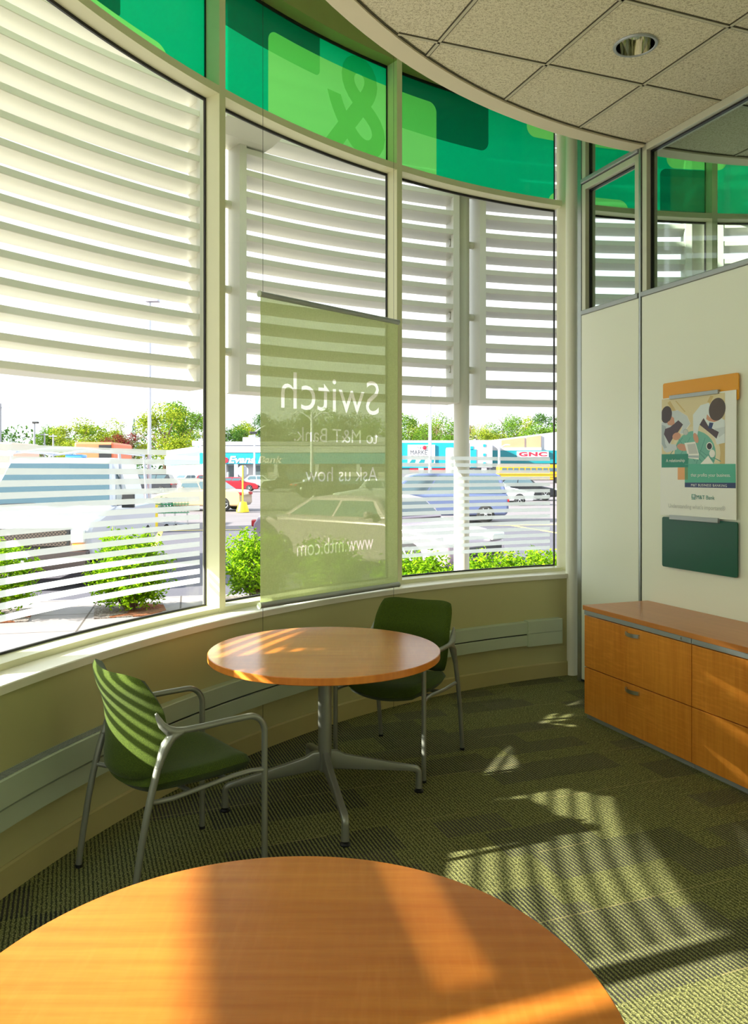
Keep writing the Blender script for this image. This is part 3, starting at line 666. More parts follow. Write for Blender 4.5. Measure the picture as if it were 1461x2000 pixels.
ptext('M&T Bank', 432, 602, 1213, .0245, 'logo'); ptext("Understanding what's important\u00ae", 172, 700, 1291, .026, 'grey')

# ---- hanging mesh screen in front of the window
def sc_pt(px, dl): return ((px - PX) / F * dl, dl)
pR = hit(777.5, RS - .02); dR_ = pR[1]; dL_ = dR_ / 1.19
A_ = Vector((*sc_pt(507.5, dL_), 0)); B_ = Vector((*pR, 0)); SW = (B_ - A_).length; SX = (B_ - A_).normalized(); SN = Vector((SX.y, -SX.x, 0))
zTop, zBot = zat(574, dL_), zat(1183, dL_)
print('SCREEN', A_, B_, SW, zTop, zBot, [math.hypot(A_.x - CF[0], A_.y - CF[1])])
t = thing('hanging_screen', 'olive mesh banner screen with mirrored lettering, hung on two wires before the window', 'banner', tuple(A_ + SX * SW / 2 + Vector((0, 0, zBot))))
PI2 = Matrix.Translation(-Vector(t.location))
def S(a, z, off=0.): return tuple(A_ + SX * a + SN * off + Vector((0, 0, z)))
def meshscreen(name, col, tr, tcol):
    t_ = NT(name); o = t_.obj(); n1 = t_.noise(t_.map(o, (500, 500, 40)), 1, 1); n2 = t_.noise(t_.map(o, (60, 60, 500)), 1, 1)
    k = t_.math('MULTIPLY_ADD', t_.math('SUBTRACT', t_.math('ADD', n1, n2), 1.), .25, tr)
    f = t_.n('ShaderNodeBsdfTransparent'); f.inputs[0].default_value = tcol
    d = t_.n('ShaderNodeBsdfDiffuse'); d.inputs[0].default_value = col; l = t_.n('ShaderNodeBsdfTranslucent'); l.inputs[0].default_value = col
    a = t_.n('ShaderNodeMixShader'); a.inputs[0].default_value = .5; t_.l(d.outputs[0], a.inputs[1]); t_.l(l.outputs[0], a.inputs[2])
    b = t_.n('ShaderNodeMixShader'); t_.l(k, b.inputs[0]); t_.l(a.outputs[0], b.inputs[1]); t_.l(f.outputs[0], b.inputs[2]); return t_.surf(b.outputs[0])
M['screen'] = meshscreen('olive_screen_mesh', (.60, .66, .38, 1), .34, (.96, 1, .82, 1))
M['screentxt'] = meshscreen('pale_screen_print', (1, 1, .80, 1), .36, (.98, 1, .88, 1))
m = MB(); m.X = PI2.copy()
c8 = [S(a, z, o_) for o_ in (-.0006, .0006) for a, z in ((.004, zBot + .01), (SW - .004, zBot + .01), (SW - .004, zTop - .01), (.004, zTop - .01))]
m.add(c8, [(0, 1, 2, 3), (7, 6, 5, 4), (0, 4, 5, 1), (1, 5, 6, 2), (2, 6, 7, 3), (3, 7, 4, 0)]); sc_ = m.build('mesh_panel', M['screen'], t, smooth=0)
lines_ = []; cutter = MB(); cutter.X = PI2.copy()
def stext(s_, pxl, pxr, pyb, cap, bold=0.):
    def a_of(px):
        k = (px - PX) / F; return (A_.x - k * A_.y) / (k * SX.y - SX.x)
    al, ar = a_of(pxl), a_of(pxr); zb_ = zat(pyb, (A_ + SX * ar).y)
    letters = MB(); letters.X = PI2.copy(); lines_.append(letters)
    text_on(letters, s_, lambda q, up: S(ar + (al - ar) * q, zb_ + up, 0), cap, bold)
    vs, fs, w_ = text_geo(s_, bold); k = cap / .70; n_ = len(vs); cnt = {}
    for f in fs:
        for i in range(len(f)): e_ = (f[i], f[(i + 1) % len(f)]); cnt[e_] = 1
    side = [e_ for e_ in cnt if (e_[1], e_[0]) not in cnt]
    cutter.add([S(ar + (al - ar) * v[0], zb_ + v[1] * k, o_) for o_ in (-.01, .01) for v in vs], list(fs) + [tuple(n_ + i for i in f[::-1]) for f in fs] + [(b_, a_, a_ + n_, b_ + n_) for a_, b_ in side])
stext('Switch', 549, 740, 811, .225, -.004); stext('to M&T Bank.', 574, 738, 867, .086); stext('Ask us how.', 591, 737, 939, .092); stext('www.mtb.com', 580, 729, 1072, .10)
cu_ = cutter.build('letter_cut', M['dark'], t, smooth=0); bo = sc_.modifiers.new('cut', 'BOOLEAN'); bo.operation = 'DIFFERENCE'; bo.object = cu_; bo.solver = 'EXACT'
bpy.context.view_layer.update(); nm_ = bpy.data.meshes.new_from_object(sc_.evaluated_get(bpy.context.evaluated_depsgraph_get())); sc_.modifiers.clear()
print('SCREENCUT', len(nm_.vertices)); sc_.data = nm_; bpy.data.objects.remove(cu_)
for l_ in lines_: l_.build('lettering', M['screentxt'], sc_, smooth=0)
for z, nm in ((zTop, 'top_bar'), (zBot, 'bottom_bar')):
    m = MB(); m.X = PI2.copy(); m.tube([S(0, z), S(SW, z)], .0165 if z == zTop else .0175, 16); b_ = m.build(nm, M['alugrey'], t)
    for a in (-.006, SW): m = MB(); m.X = PI2.copy(); m.tube([S(a, z), S(a + .006, z)], .019, 16); m.build('end_cap', M['raceway'], b_)
for a in (.022, SW - .045):
    for z0, z1 in ((zTop + .012, 4.95), (0, zBot - .012)): m = MB(); m.X = PI2.copy(); m.tube([S(a, z0), S(a, z1)], .0012, 6); m.build('wire', M['dark'], t)

# ---- recessed downlight
d_ = (ZC - EYE) * F / (HY - 89); c_ = ((1241 - PX) / F * d_, d_)
t = thing('recessed_downlight', 'round recessed ceiling downlight with a mirrored reflector, switched off', 'ceiling light', (*c_, ZC))
m = MB(); m.lathe([(.097, -.002), (.100, -.006), (.110, -.006), (.114, .001), (.112, .005)], 48); m.build('trim_ring', M['alugrey'], t)
m = MB(); m.lathe([(.098, -.003), (.096, .03), (.088, .08), (.076, .12), (.055, .15), (.03, .16), (.001, .162)], 48); m.build('reflector', M['reflector'], t)
# opening in the ceiling for it
ce = bpy.data.objects['ceiling']; cut = MB(); cut.lathe([(.0985, -.05), (.0985, .1)], 48, (0, 0), True)
cu_ = cut.build('downlight_opening', M['dark'], smooth=0); cu_.location = (*c_, ZC)
bo = ce.modifiers.new('opening', 'BOOLEAN'); bo.operation = 'DIFFERENCE'; bo.object = cu_; bo.solver = 'EXACT'
dg = bpy.context.evaluated_depsgraph_get(); nm_ = bpy.data.meshes.new_from_object(ce.evaluated_get(dg)); ce.modifiers.clear(); ce.data = nm_; bpy.data.objects.remove(cu_)
# ================================================================== OUTSIDE
GZ = -.15
def gp(px, py, z=GZ):                       # ground point under a photo pixel
    d = F * (EYE - z) / (py - HY); return ((px - PX) / F * d, d)
def at(px, d): return ((px - PX) / F * d, d)
def asphalt(name, a, b, crack=.0):
    t = NT(name); o = t.obj(); n = t.noise(o, 30, 4, .6); n2 = t.noise(t.map(o, (.25, .6, 1)), 1.2, 3)
    c = t.ramp(t.math('MULTIPLY_ADD', n2, .6, t.math('MULTIPLY', n, .4)), [(.3, a), (.7, b)]); return t.surf(t.bsdf(c, .9, 0, .2, bump=n, bstr=.3))
mb = MB(); mb.b2((-260, -60, GZ - .2), (260, 420, GZ - .02)); struct(mb.build('ground', asphalt('worn_light_asphalt', srgb(116, 109, 112), srgb(130, 123, 126)), smooth=0))
K13 = R(13); KU = Vector((cos(K13), sin(K13), 0)); KV = Vector((-sin(K13), cos(K13), 0)); K0 = Vector((-3.6, 11.15, 0))     # kerb line
def KP(a, b, z=0.): return tuple(K0 + KU * a + KV * b + Vector((0, 0, z)))
def kslab(mb, a0, a1, b0, b1, z0, z1):
    vs = [KP(a, b, z) for z in (z0, z1) for a, b in ((a0, b0), (a1, b0), (a1, b1), (a0, b1))]
    mb.add(vs, [(3, 2, 1, 0), (4, 5, 6, 7), (0, 1, 5, 4), (1, 2, 6, 5), (2, 3, 7, 6), (3, 0, 4, 7)])
mb = MB(); kslab(mb, -30, 30, .0, 13.2, GZ - .1, GZ - .012); struct(mb.build('ground_parking_bays', asphalt('dark_parking_asphalt', srgb(88, 86, 94), srgb(104, 101, 110)), smooth=0))
def paving():
    t = NT('concrete_sidewalk'); o = t.obj()
    b = t.n('ShaderNodeTexBrick'); b.offset = 0; t.l(t.map(o, (1, 1, 1), (.2, .1, 0)), b.inputs['Vector'])
    b.inputs['Color1'].default_value = srgb(154, 147, 146); b.inputs['Color2'].default_value = srgb(146, 140, 140); b.inputs['Mortar'].default_value = srgb(84, 78, 74)
    b.inputs['Scale'].default_value = 1; b.inputs['Mortar Size'].default_value = .012; b.inputs['Brick Width'].default_value = 1.1; b.inputs['Row Height'].default_value = 1.1
    n = t.noise(t.map(o, (3, 9, 1)), 3, 4, .6); c = t.mix(t.math('MULTIPLY', n, .3), b.outputs[0], srgb(132, 118, 108), 'MIX')
    return t.surf(t.bsdf(c, .85, 0, .2))
mb = MB(); mb.add([(-30, -18, GZ), (30, -18, GZ), (30, 0, GZ), (-30, 0, GZ), (-30, -18, GZ - .1), (30, -18, GZ - .1), (30, 0, GZ - .1), (-30, 0, GZ - .1)], [(0, 1, 2, 3), (3, 2, 6, 7)])
o = mb.build('ground_sidewalk', paving(), smooth=0); o.location = tuple(K0); o.rotation_euler = (0, 0, K13); struct(o)
def mulch():
    t = NT('gravel_and_mulch'); o = t.obj(); n = t.noise(o, 55, 4, .7); n2 = t.noise(o, 1.3, 2)
    c = t.mix(t.math('GREATER_THAN', n2, .60), t.ramp(n, [(.3, srgb(60, 50, 44)), (.5, srgb(140, 128, 120)), (.7, srgb(205, 198, 192))]), t.ramp(n, [(.3, srgb(70, 36, 20)), (.7, srgb(190, 120, 84))]))
    return t.surf(t.bsdf(c, .95, 0, .1, bump=n, bstr=1, bdist=.02))
MULCH = mulch()
yel = paint('yellow_line_paint', srgb(226, 200, 92), .7)
def stripe_line(p, q, wd, z=GZ - .008):
    p, q = Vector((*p, 0)), Vector((*q, 0)); n_ = (q - p).normalized(); n_ = Vector((-n_.y, n_.x, 0)) * wd / 2
    m = MB(); m.add([(*(p + n_).xy, z), (*(p - n_).xy, z), (*(q - n_).xy, z), (*(q + n_).xy, z), (*(p + n_).xy, z - .01), (*(p - n_).xy, z - .01), (*(q - n_).xy, z - .01), (*(q + n_).xy, z - .01)], [(0, 1, 2, 3), (0, 4, 5, 1), (1, 5, 6, 2), (2, 6, 7, 3), (3, 7, 4, 0)]); return m
ln = [(KP(-30, 13.2)[:2], KP(30, 13.2)[:2])] + [(KP(a, 7.6)[:2], KP(a - .0, 13.08)[:2]) for a in (-8.2, -5.4, -2.6, .2, 3.0, 5.8, 8.6, 11.4)]
for i, (p, q) in enumerate(ln):
    tag(stripe_line(p, q, .14).build('parking_line', yel, smooth=0), ['long yellow line along the edge of the parking bays', 'painted yellow bay divider on the dark parking asphalt'][i > 0], 'road marking', 'yellow parking bay dividers' if i else None)

# ---- louvred sunshades, their columns, brackets
RL0, RL1, LP_ = 7.10, 7.41, .196
aC1, aC2 = ang(424, 7.25), ang(903, 7.25); CP = aC1 - aC2; GAPH = .135 / 7.1
slabels = ['white louvred sunshade outside, behind the camera to the left', 'white louvred sunshade outside, beside the camera', 'white louvred sunshade outside, left of the camera', 'largest white louvred sunshade, left outside the near window', 'white louvred sunshade outside the middle window behind the hanging screen',
           'white louvred sunshade at the right, outside the corner window', 'white louvred sunshade outside the neighbouring room']
for i, k in enumerate((-4, -3, -2, -1, 0, 1, 2)):
    a0 = aC1 - CP * k - GAPH; a1 = aC1 - CP * (k + 1) + GAPH
    if k == -1: a1 = ang(404, RL0)
    if k == 0: a0 = ang(467.5, RL0); a1 = ang(897, RL0)
    if k == 1: a0 = ang(937, RL0)
    t = thing('sunshade', slabels[i], 'sunshade', pol((a0 + a1) / 2, 7.25, 2.33), 0, 'curved louvred sunshades'); inv = Matrix.Translation(-Vector(t.location))
    ns = 30
    for j in range(21):  # upper rows are unseen, added to keep sun off partition and film
        m = MB(); m.X = inv.copy(); z = 2.33 + LP_ * j; hh = .056
        arc(m, [(RL0, z + .004), (RL0 + .004, z), (RL1, z), (RL1, z + hh), (RL0 + .004, z + hh), (RL0, z + hh - .004)], a0 - .006 / 7, a1 + .006 / 7, ns)
        m.build('slat', M['louver'], t, smooth=25)
    for a, sg in ((a0, -1), (a1, 1)):
        m = MB(); m.X = inv.copy(); arc(m, rect(RL0 - .006, RL1 + .004, 2.328, 6.33), a, a + sg * .010 / 7.1, 1); pl_ = m.build('end_plate', M['louver'], t, smooth=0)
        m = MB(); m.X = inv.copy(); arc(m, rect(RL0 - .006, RL0 + .05, 2.328, 6.33), a + sg * .010 / 7.1, a + sg * .072 / 7.1, 1); m.build('stile', M['louver'], t, smooth=0)
clabels = ['white round steel column carrying the sunshades, behind the camera', 'white round steel column beside the camera, first to the left', 'white round steel column outside, left of the picture',  'white round steel column outside, almost hidden by the near mullion',
           'white round steel column standing in view outside the corner window', 'white round steel column outside the neighbouring room', 'white round steel column outside the far end of the next room']
for i, k in enumerate((-4, -3, -2, -1, 0, 1, 2)):
    a = aC1 - CP * k
    t = thing('sunshade_post', clabels[i], 'column', pol(a, 7.27, GZ), 0, 'steel columns of the sunshades'); inv = Matrix.Translation(-Vector(t.location))
    m = MB(); m.lathe([(.084, 0), (.084, 6.5)], 32, (0, 0), True); m.build('pipe', M['louver'], t)
    m = MB(); m.lathe([(.001, .012), (.16, .012), (.16, 0)], 32); m.build('base_flange', M['louver'], t)
    for z in (2.70, 3.27, 4.05):
        for sg in (-1, 1):
            m = MB(); m.X = inv.copy(); m.tube([pol(a, 7.27, z), pol(a + sg * .15 / 7.2, 7.27, z)], .038, 14); m.build('stub', M['louver'], t)
    m = MB(); m.X = inv.copy(); arc(m, [(6.75, 4.60), (7.0, 4.56), (7.3, 4.56), (7.3, 4.69), (6.75, 4.69)], a + .2 / 7, a - .42 / 7, 8); m.build('top_bracket', M['louver'], t, smooth=0, bev=.006)

# ---- foliage
def leafmat(name, a, b, tr=.35):
    t = NT(name); g = t.n('ShaderNodeNewGeometry'); c = t.ramp(g.outputs['Random Per Island'], [(0, a), (.6, tuple((x + y) / 2 for x, y in zip(a, b))), (1, b)])
    d = t.n('ShaderNodeBsdfDiffuse'); t.l(c, d.inputs[0]); l = t.n('ShaderNodeBsdfTranslucent'); t.l(c, l.inputs[0])
    m = t.n('ShaderNodeMixShader'); m.inputs[0].default_value = tr; t.l(d.outputs[0], m.inputs[1]); t.l(l.outputs[0], m.inputs[2]); return t.surf(m.outputs[0])
LG = leafmat('spring_shrub_leaves', srgb(72, 120, 16), srgb(164, 202, 34), .4)
TG = [leafmat('tree_leaves_green', srgb(62, 104, 30), srgb(132, 164, 56)), leafmat('tree_leaves_yellow_green', srgb(100, 126, 28), srgb(176, 184, 60)), leafmat('tree_leaves_deep', srgb(44, 78, 36), srgb(90, 126, 52)),
      leafmat('tree_leaves_burgundy', srgb(92, 24, 36), srgb(150, 58, 62)), leafmat('conifer_needles', srgb(60, 98, 62), srgb(112, 146, 88)), leafmat('tree_buds_pink', srgb(116, 104, 78), srgb(160, 150, 104))]
BARK = paint('bark', srgb(104, 84, 66), .9, var=.2)
def leaf(mb, c, s, rnd, up=.0):
    a = rnd.uniform(0, 2 * pi); b = rnd.uniform(-.9, .9) + up
    d = Vector((cos(a) * cos(b), sin(a) * cos(b), sin(b))); q = d.cross(Vector((rnd.uniform(-1, 1), rnd.uniform(-1, 1), rnd.uniform(-1, 1)))).normalized(); c = Vector(c)
    n_ = d.cross(q) * s * .12
    mb.add([c - d * s * .5, c + q * s * .22 + n_, c + d * s * .5, c - q * s * .22 + n_], [(0, 1, 2), (0, 2, 3)])
def shrub(x, y, w_, h, n, seed, label, lsz=.062, bed=True):
    rnd = random.Random(seed); w_ *= .9; n = int(n * 1.5); lsz = .070; t = thing('shrub', label, 'shrub', (x, y, GZ), rnd.uniform(0, 6), 'spring green shrubs along the sidewalk')
    st = MB(); lf = MB()
    for k in range(n):
        # arching twigs, each a string of leaves
        a = rnd.uniform(0, 2 * pi); el = rnd.uniform(-1.05, 1.25); rr = rnd.uniform(.62, 1.06)
        tip = Vector((cos(a) * w_ / 2 * cos(el) * rr, sin(a) * w_ / 2 * cos(el) * rr, h * (.48 + .50 * sin(el) * rr)))
        root = Vector((rnd.uniform(-.06, .06), rnd.uniform(-.06, .06), 0)); mid = root.lerp(tip, .55) + Vector((0, 0, h * .14))
        if k % 9 == 0: st.tube([root, mid, tip], [.009, .005, .002], 4, False)
        for j in range(10):
            f = .5 + .5 * j / 9; p = root.lerp(mid, f * 2 - 0) if f < .5 else mid.lerp(tip, (f - .5) * 2)
            leaf(lf, p + Vector((rnd.uniform(-1, 1), rnd.uniform(-1, 1), rnd.uniform(-1, 1))) * .035, lsz * rnd.uniform(.6, 1.15), rnd)
    st.build('stems', BARK, t, smooth=0); lf.build('foliage', LG, t, smooth=0)
    return t
sh_l = ['leafy spring green shrub at the left edge, in front of the truck grille', 'full spring green shrub on the sidewalk right of the truck plate', 'spring green shrub beside the left edge of the hanging screen', 'spring green shrub behind the hanging screen',
        'low spring green shrub just right of the hanging screen', 'low spring green shrub outside the corner window, right of the white column', 'low spring green shrub against the right edge of the corner window']
for i, (px, d, w_, h, n) in enumerate(((-14, 9.7, 1.30, 1.02, 330), (254, 10.15, 1.22, 1.10, 420), (500, 10.9, 1.15, 1.04, 380), (640, 10.8, 1.3, .95, 260), (812, 10.2, 1.45, .78, 380), (965, 10.0, 1.35, .82, 380), (1075, 10.3, 1.4, .82, 340))):
    x, y = at(px, d); shrub(x, y, w_, h, n, 40 + i, sh_l[i])
    bm_ = MB(); bm_.X = Matrix.Translation((x, y, GZ + .012)) @ Matrix.Rotation(K13 + R(6), 4, 'Z'); s_ = .62
    bm_.box((0, 0, -.005), (.86, .95, .012)); struct(bm_.build('ground_planting_bed', MULCH, smooth=0), 'gravel and bark planting square in the sidewalk')
def trunk(mb, h, r, rnd, n=5, spread=1.):
    mb.tube([(0, 0, 0), (rnd.uniform(-.1, .1), 0, h * .3), (rnd.uniform(-.3, .3), rnd.uniform(-.3, .3), h * .62)], [r, r * .8, r * .4], 7)
    for k in range(n):
        a = rnd.uniform(0, 6.28); z = h * rnd.uniform(.25, .5); L = h * rnd.uniform(.25, .42) * spread
        mb.tube([(0, 0, z), (cos(a) * L * .5, sin(a) * L * .5, z + L * .6), (cos(a) * L, sin(a) * L, z + L * 1.1)], [r * .45, r * .25, r * .08], 5, False)
def tree(px, d, w_, h, kind, seed, label, dens=1., name='tree'):
    rnd = random.Random(seed); x, y = at(px, d); t = thing(name, label, 'tree', (x, y, GZ), 0, 'trees beyond the parking lot')
    tr = MB(); trunk(tr, h, w_ * .028, rnd, 7); tr.build('trunk', BARK, t)
    lf = MB(); N = int(4800 * dens); s = .046 * w_
    if kind == 4:
        for k in range(N):
            f = rnd.random() ** .7; z = h * (1 - .92 * f); rad = w_ * .5 * f * (.75 + .25 * sin(z * 5)); a = rnd.uniform(0, 6.28); q = rad * rnd.uniform(.5, 1)
            leaf(lf, (cos(a) * q, sin(a) * q, z), s * .8, rnd, -.3)
    else:
        cl = [(rnd.uniform(-.36, .36) * w_, rnd.uniform(-.36, .36) * w_, h * rnd.uniform(.32, .88), w_ * rnd.uniform(.14, .25)) for _ in range(int(13 * max(.6, dens)))]
        for k in range(N):
            c = cl[k % len(cl)]; v = Vector((rnd.gauss(0, 1), rnd.gauss(0, 1), rnd.gauss(0, 1))).normalized() * c[3] * rnd.uniform(.45, 1.08)
            v.z *= .8; sq = 1 - .45 * max(0, (c[2] / h - .55)) * 2
            leaf(lf, (c[0] * sq + v.x, c[1] * sq + v.y, min(h, c[2] + v.z)), s * rnd.uniform(.6, 1.1), rnd)
    lf.build('crown', TG[kind], t, smooth=0)
def H_(ytop, d): return zat(ytop, d) - GZ
TL = [(12, 838, 170, 8, 2, 'small tree at the far left edge, beside the utility pole'), (86, 826, 165, 10, 0, 'light green tree just right of the left street lamp'), (118, 832, 170, 11, 1, 'hazy green tree behind the second street lamp'),
      (150, 816, 160, 12, 1, 'tall yellow-green tree left of the maroon tree'), (178, 824, 165, 11, 0, 'mid green tree above the orange trailer'), (204, 818, 160, 13, 1, 'broad yellow-green tree right above the orange trailer'), (236, 840, 150, 8, 3, 'dark maroon tree behind the orange trailer'),
      (262, 815, 150, 8, 4, 'dark spruce left of the tall lamp post'), (281, 826, 155, 8, 5, 'pinkish budding tree beside the tall lamp post'), (322, 786, 140, 15, 1, 'tall yellow-green tree right of the tall lamp post'), (358, 782, 140, 16, 0, 'tallest light green tree left of the near mullion'),
      (394, 788, 145, 14, 0, 'tall green tree partly behind the near mullion'), (452, 812, 150, 10, 2, 'dark green tree right of the near mullion'), (486, 816, 152, 10, 1, 'thin leafy tree above the turquoise store sign'), (520, 800, 160, 13, 2, 'dark tree behind the left edge of the screen'),
      (565, 796, 165, 15, 2, 'dark green tree behind the screen, left part'), (620, 796, 170, 15, 0, 'green tree behind the screen, middle'), (675, 800, 175, 16, 2, 'dark green tree behind the screen, right part'), (730, 798, 180, 15, 0, 'green tree behind the second mullion'),
      (795, 806, 195, 15, 0, 'green tree just right of the second mullion'), (826, 800, 190, 15, 1, 'light green tree left of the double-arm lamp'), (858, 802, 195, 13, 0, 'bushy green tree right of the double-arm lamp'), (884, 812, 200, 12, 5, 'thin budding tree beside the white column'),
      (930, 816, 205, 10, 5, 'bare budding tree just right of the white column'), (952, 826, 200, 12, 1, 'low yellow-green tree behind the roof lights'), (984, 806, 205, 14, 0, 'leafy green tree above the brick store'), (1018, 800, 205, 16, 1, 'wide open-branched tree above the brick store'),
      (1056, 808, 205, 13, 0, 'green tree above the red lettered sign'), (1080, 800, 210, 14, 2, 'tree cut by the right edge of the corner window')]
for i, (px, yt, d, w_, kd, lb) in enumerate(TL):
    d = (max(d, 158) if px < 540 else max(d, 212)) + (0, 18, 36)[i % 3]; w_ *= .82 if px < 540 else .88
    tree(px, d, w_ * (.95 if kd == 4 else 1.1), H_(yt, d), kd, 900 + i, lb, {5: .55, 4: .8}.get(kd, 1.1), 'conifer' if kd == 4 else 'tree')
# low hedge band far behind the lot
hb = MB(); rnd = random.Random(3)
for k in range(5200):
    px = rnd.uniform(-60, 1180); d = rnd.uniform(268, 280); x, y = at(px, d); leaf(hb, (x, y, rnd.uniform(0, 15 + 2.5 * sin(px / 23))), 1.7, rnd)
tag(hb.build('woodland', TG[2], smooth=0), 'dark green woodland filling the gaps behind the far trees', 'woodland', kind='stuff')

# ---- vehicles
def carpaint(name, c, r=.25, metal=.2): 
    t = NT(name); return t.surf(t.bsdf(srgb(*c), r, metal, .5, coat=.5))
CG = paint('car_window_glass', srgb(70, 92, 100), .12, .0, .8, var=.02); TY = paint('tyre_rubber', srgb(30, 30, 32), .8); HUB = paint('wheel_rim', srgb(190, 192, 196), .3, .7); RED = paint('tail_light_red', srgb(190, 24, 34), .3); HL = paint('headlight_lens', srgb(226, 230, 228), .15); TRIMK = paint('dark_trim', srgb(34, 34, 38), .5)
CREAM = [0]
def vehicle(name, label, pos, rz, paintm, L=4.6, Wd=1.78, Hc=1.42, kind='sedan', cat='car'):
    """nose points along local +x"""
    t = thing(name, label, cat, (pos[0], pos[1], GZ), rz, 'cars in the parking lot')
    h = L / 2; B = .22
    if kind == 'sedan': low = [(-h, .36), (-h + .02, .80), (-h + .18, .93), (-h + .95, .97), (h - 1.35, .95), (h - .35, .76), (h - .04, .62), (h, .36), (h - .1, B), (-h + .1, B)]; gh = [(-h + .75, .95), (-h + 1.35, Hc - .04), (-h + 1.8, Hc), (-h + 2.55, Hc), (-h + 2.9, Hc - .05), (h - 1.25, .94)]
    elif kind == 'suv': low = [(-h, .42), (-h + .02, 1.0), (-h + .1, 1.06), (h - 1.3, 1.04), (h - .25, .92), (h - .03, .78), (h, .42), (h - .1, .28), (-h + .1, .28)]; gh = [(-h + .06, 1.04), (-h + .3, Hc - .06), (-h + .6, Hc), (h - 2.3, Hc), (h - 2.0, Hc - .05), (h - 1.2, 1.03)]
    else: low = [(-h, .42), (-h + .02, .98), (-h + .1, 1.02), (h - 1.0, 1.02), (h - .2, .84), (h, .66), (h, .42), (h - .1, .25), (-h + .1, .25)]; gh = [(-h + .06, 1.0), (-h + .25, Hc - .08), (-h + .5, Hc), (h - 1.9, Hc), (h - 1.5, Hc - .07), (h - .7, 1.0)]
    m = MB(); m.prism(low, -Wd / 2, Wd / 2, 1); m.build('body', paintm, t, smooth=40, bev=.09, bseg=4)
    # cabin: tapered; roof and pillars in body colour, glass set in between
    def cab(inset, g, zc=0): 
        vs = []
        for sg in (-1, 1):
            for (x, z) in g:
                f = (z - .95) / (Hc - .95); vs.append((x, sg * (Wd / 2 - .05 - .17 * max(0, f) - inset), z))
        n_ = len(g); return vs, [tuple(range(n_))[::-1], tuple(range(n_, 2 * n_))] + [(i, (i + 1) % n_, (i + 1) % n_ + n_, i + n_) for i in range(n_)]
    m = MB(); m.add(*cab(0, gh)); ca = m.build('cabin', paintm, t, smooth=40, bev=.05, bseg=3)
    cx_ = sum(p[0] for p in gh) / len(gh)
    m = MB()
    lo, hi = 1.0 if kind != 'sedan' else .985, Hc - .09
    def ext(z, side):                                   # cabin edge at height z, front or back
        g = gh if side < 0 else gh[::-1]
        for (xa, za), (xb, zb_) in zip(g[:-1], g[1:]):
            if za <= z <= zb_: return xa + (xb - xa) * (z - za) / max(1e-6, zb_ - za)
        return g[2][0]
    for sg in (-1, 1):
        xb0, xf0, xb1, xf1 = ext(lo, -1) + .14, ext(lo, 1) - .14, ext(hi, -1) + .12, ext(hi, 1) - .1
        div = [0, .36, .70, 1] if kind != 'sedan' else [0, .5, 1]
        for d0, d1 in zip(div[:-1], div[1:]):
            P = [(xb0 + (xf0 - xb0) * d0 + .03, lo), (xb0 + (xf0 - xb0) * d1 - .03, lo), (xb1 + (xf1 - xb1) * d1 - .03, hi), (xb1 + (xf1 - xb1) * d0 + .03, hi)]
            yy = [sg * (Wd / 2 - .05 - .17 * (z - .95) / (Hc - .95) + .006) for _, z in P]; q = [(x, y_, z) for (x, z), y_ in zip(P, yy)]; q2 = [(x, y_ - sg * .03, z) for x, y_, z in q]
            m.add(q + q2, [(0, 1, 2, 3), (7, 6, 5, 4), (0, 4, 5, 1), (1, 5, 6, 2), (2, 6, 7, 3), (3, 7, 4, 0)])
    for side in (-1, 1):
        x0, x1 = ext(lo + .01, side), ext(hi, side); hw0, hw1 = Wd / 2 - .14, Wd / 2 - .05 - .17 * (hi - .95) / (Hc - .95) - .08; o_ = side * .008
        m.add([(x0 + o_, -hw0, lo + .01), (x0 + o_, hw0, lo + .01), (x1 + o_, hw1, hi), (x1 + o_, -hw1, hi), (x0 - o_ * 3, -hw0, lo + .01), (x0 - o_ * 3, hw0, lo + .01), (x1 - o_ * 3, hw1, hi), (x1 - o_ * 3, -hw1, hi)], [(0, 1, 2, 3), (7, 6, 5, 4), (0, 4, 5, 1), (1, 5, 6, 2), (2, 6, 7, 3), (3, 7, 4, 0)])
    m.build('windows', CG, ca, smooth=0)
    for sx in (-1, 1):
        for sy in (-1, 1):
            m = MB(); m.X = Matrix.Translation((sx * (h - .82), sy * (Wd / 2 - .09), .33)) @ Matrix.Rotation(pi / 2, 4, 'X'); m.lathe([(.001, -.1), (.27, -.1), (.325, -.07), (.325, .07), (.27, .1), (.001, .1)], 24); wh = m.build('wheel', TY, t)
            m = MB(); m.X = Matrix.Translation((sx * (h - .82), sy * (Wd / 2 + .012), .33)) @ Matrix.Rotation(-sy * pi / 2, 4, 'X'); m.lathe([(.001, .0), (.05, .005), (.08, -.01), (.19, -.012), (.215, .0), (.215, -.02)], 20)
            for k in range(6): 
                a = k * pi / 3; m.add([(cos(a - .16) * .06, sin(a - .16) * .06, .002), (cos(a - .1) * .2, sin(a - .1) * .2, .002), (cos(a + .1) * .2, sin(a + .1) * .2, .002), (cos(a + .16) * .06, sin(a + .16) * .06, .002)], [(0, 1, 2, 3)])
            m.build('hubcap', HUB, wh, smooth=0)
    for sy in (-1, 1):
        m = MB(); m.box((h - .10, sy * (Wd / 2 - .26), .66 if kind == 'sedan' else .8), (.2, .4, .13)); m.build('headlight', HL, t, bev=.03)
        m = MB(); m.box((-h + .08, sy * (Wd / 2 - .2), .78), (.18, .38, .14)); m.build('tail_light', RED, t, bev=.03)
        m = MB(); m.box((gh[-1][0] - .35, sy * (Wd / 2 + .06), 1.03), (.10, .18, .12)); m.build('mirror', paintm, t, bev=.03)
    m = MB(); m.box((h - .04, 0, .45), (.1, Wd * .8, .16)); m.build('grille', TRIMK, t, bev=.02)
    return t
P_gold = carpaint('champagne_car_paint', (184, 160, 126)); P_red = carpaint('red_car_paint', (170, 24, 44)); P_dk = carpaint('charcoal_car_paint', (52, 54, 60)); P_blue = carpaint('blue_grey_car_paint', (96, 108, 146))
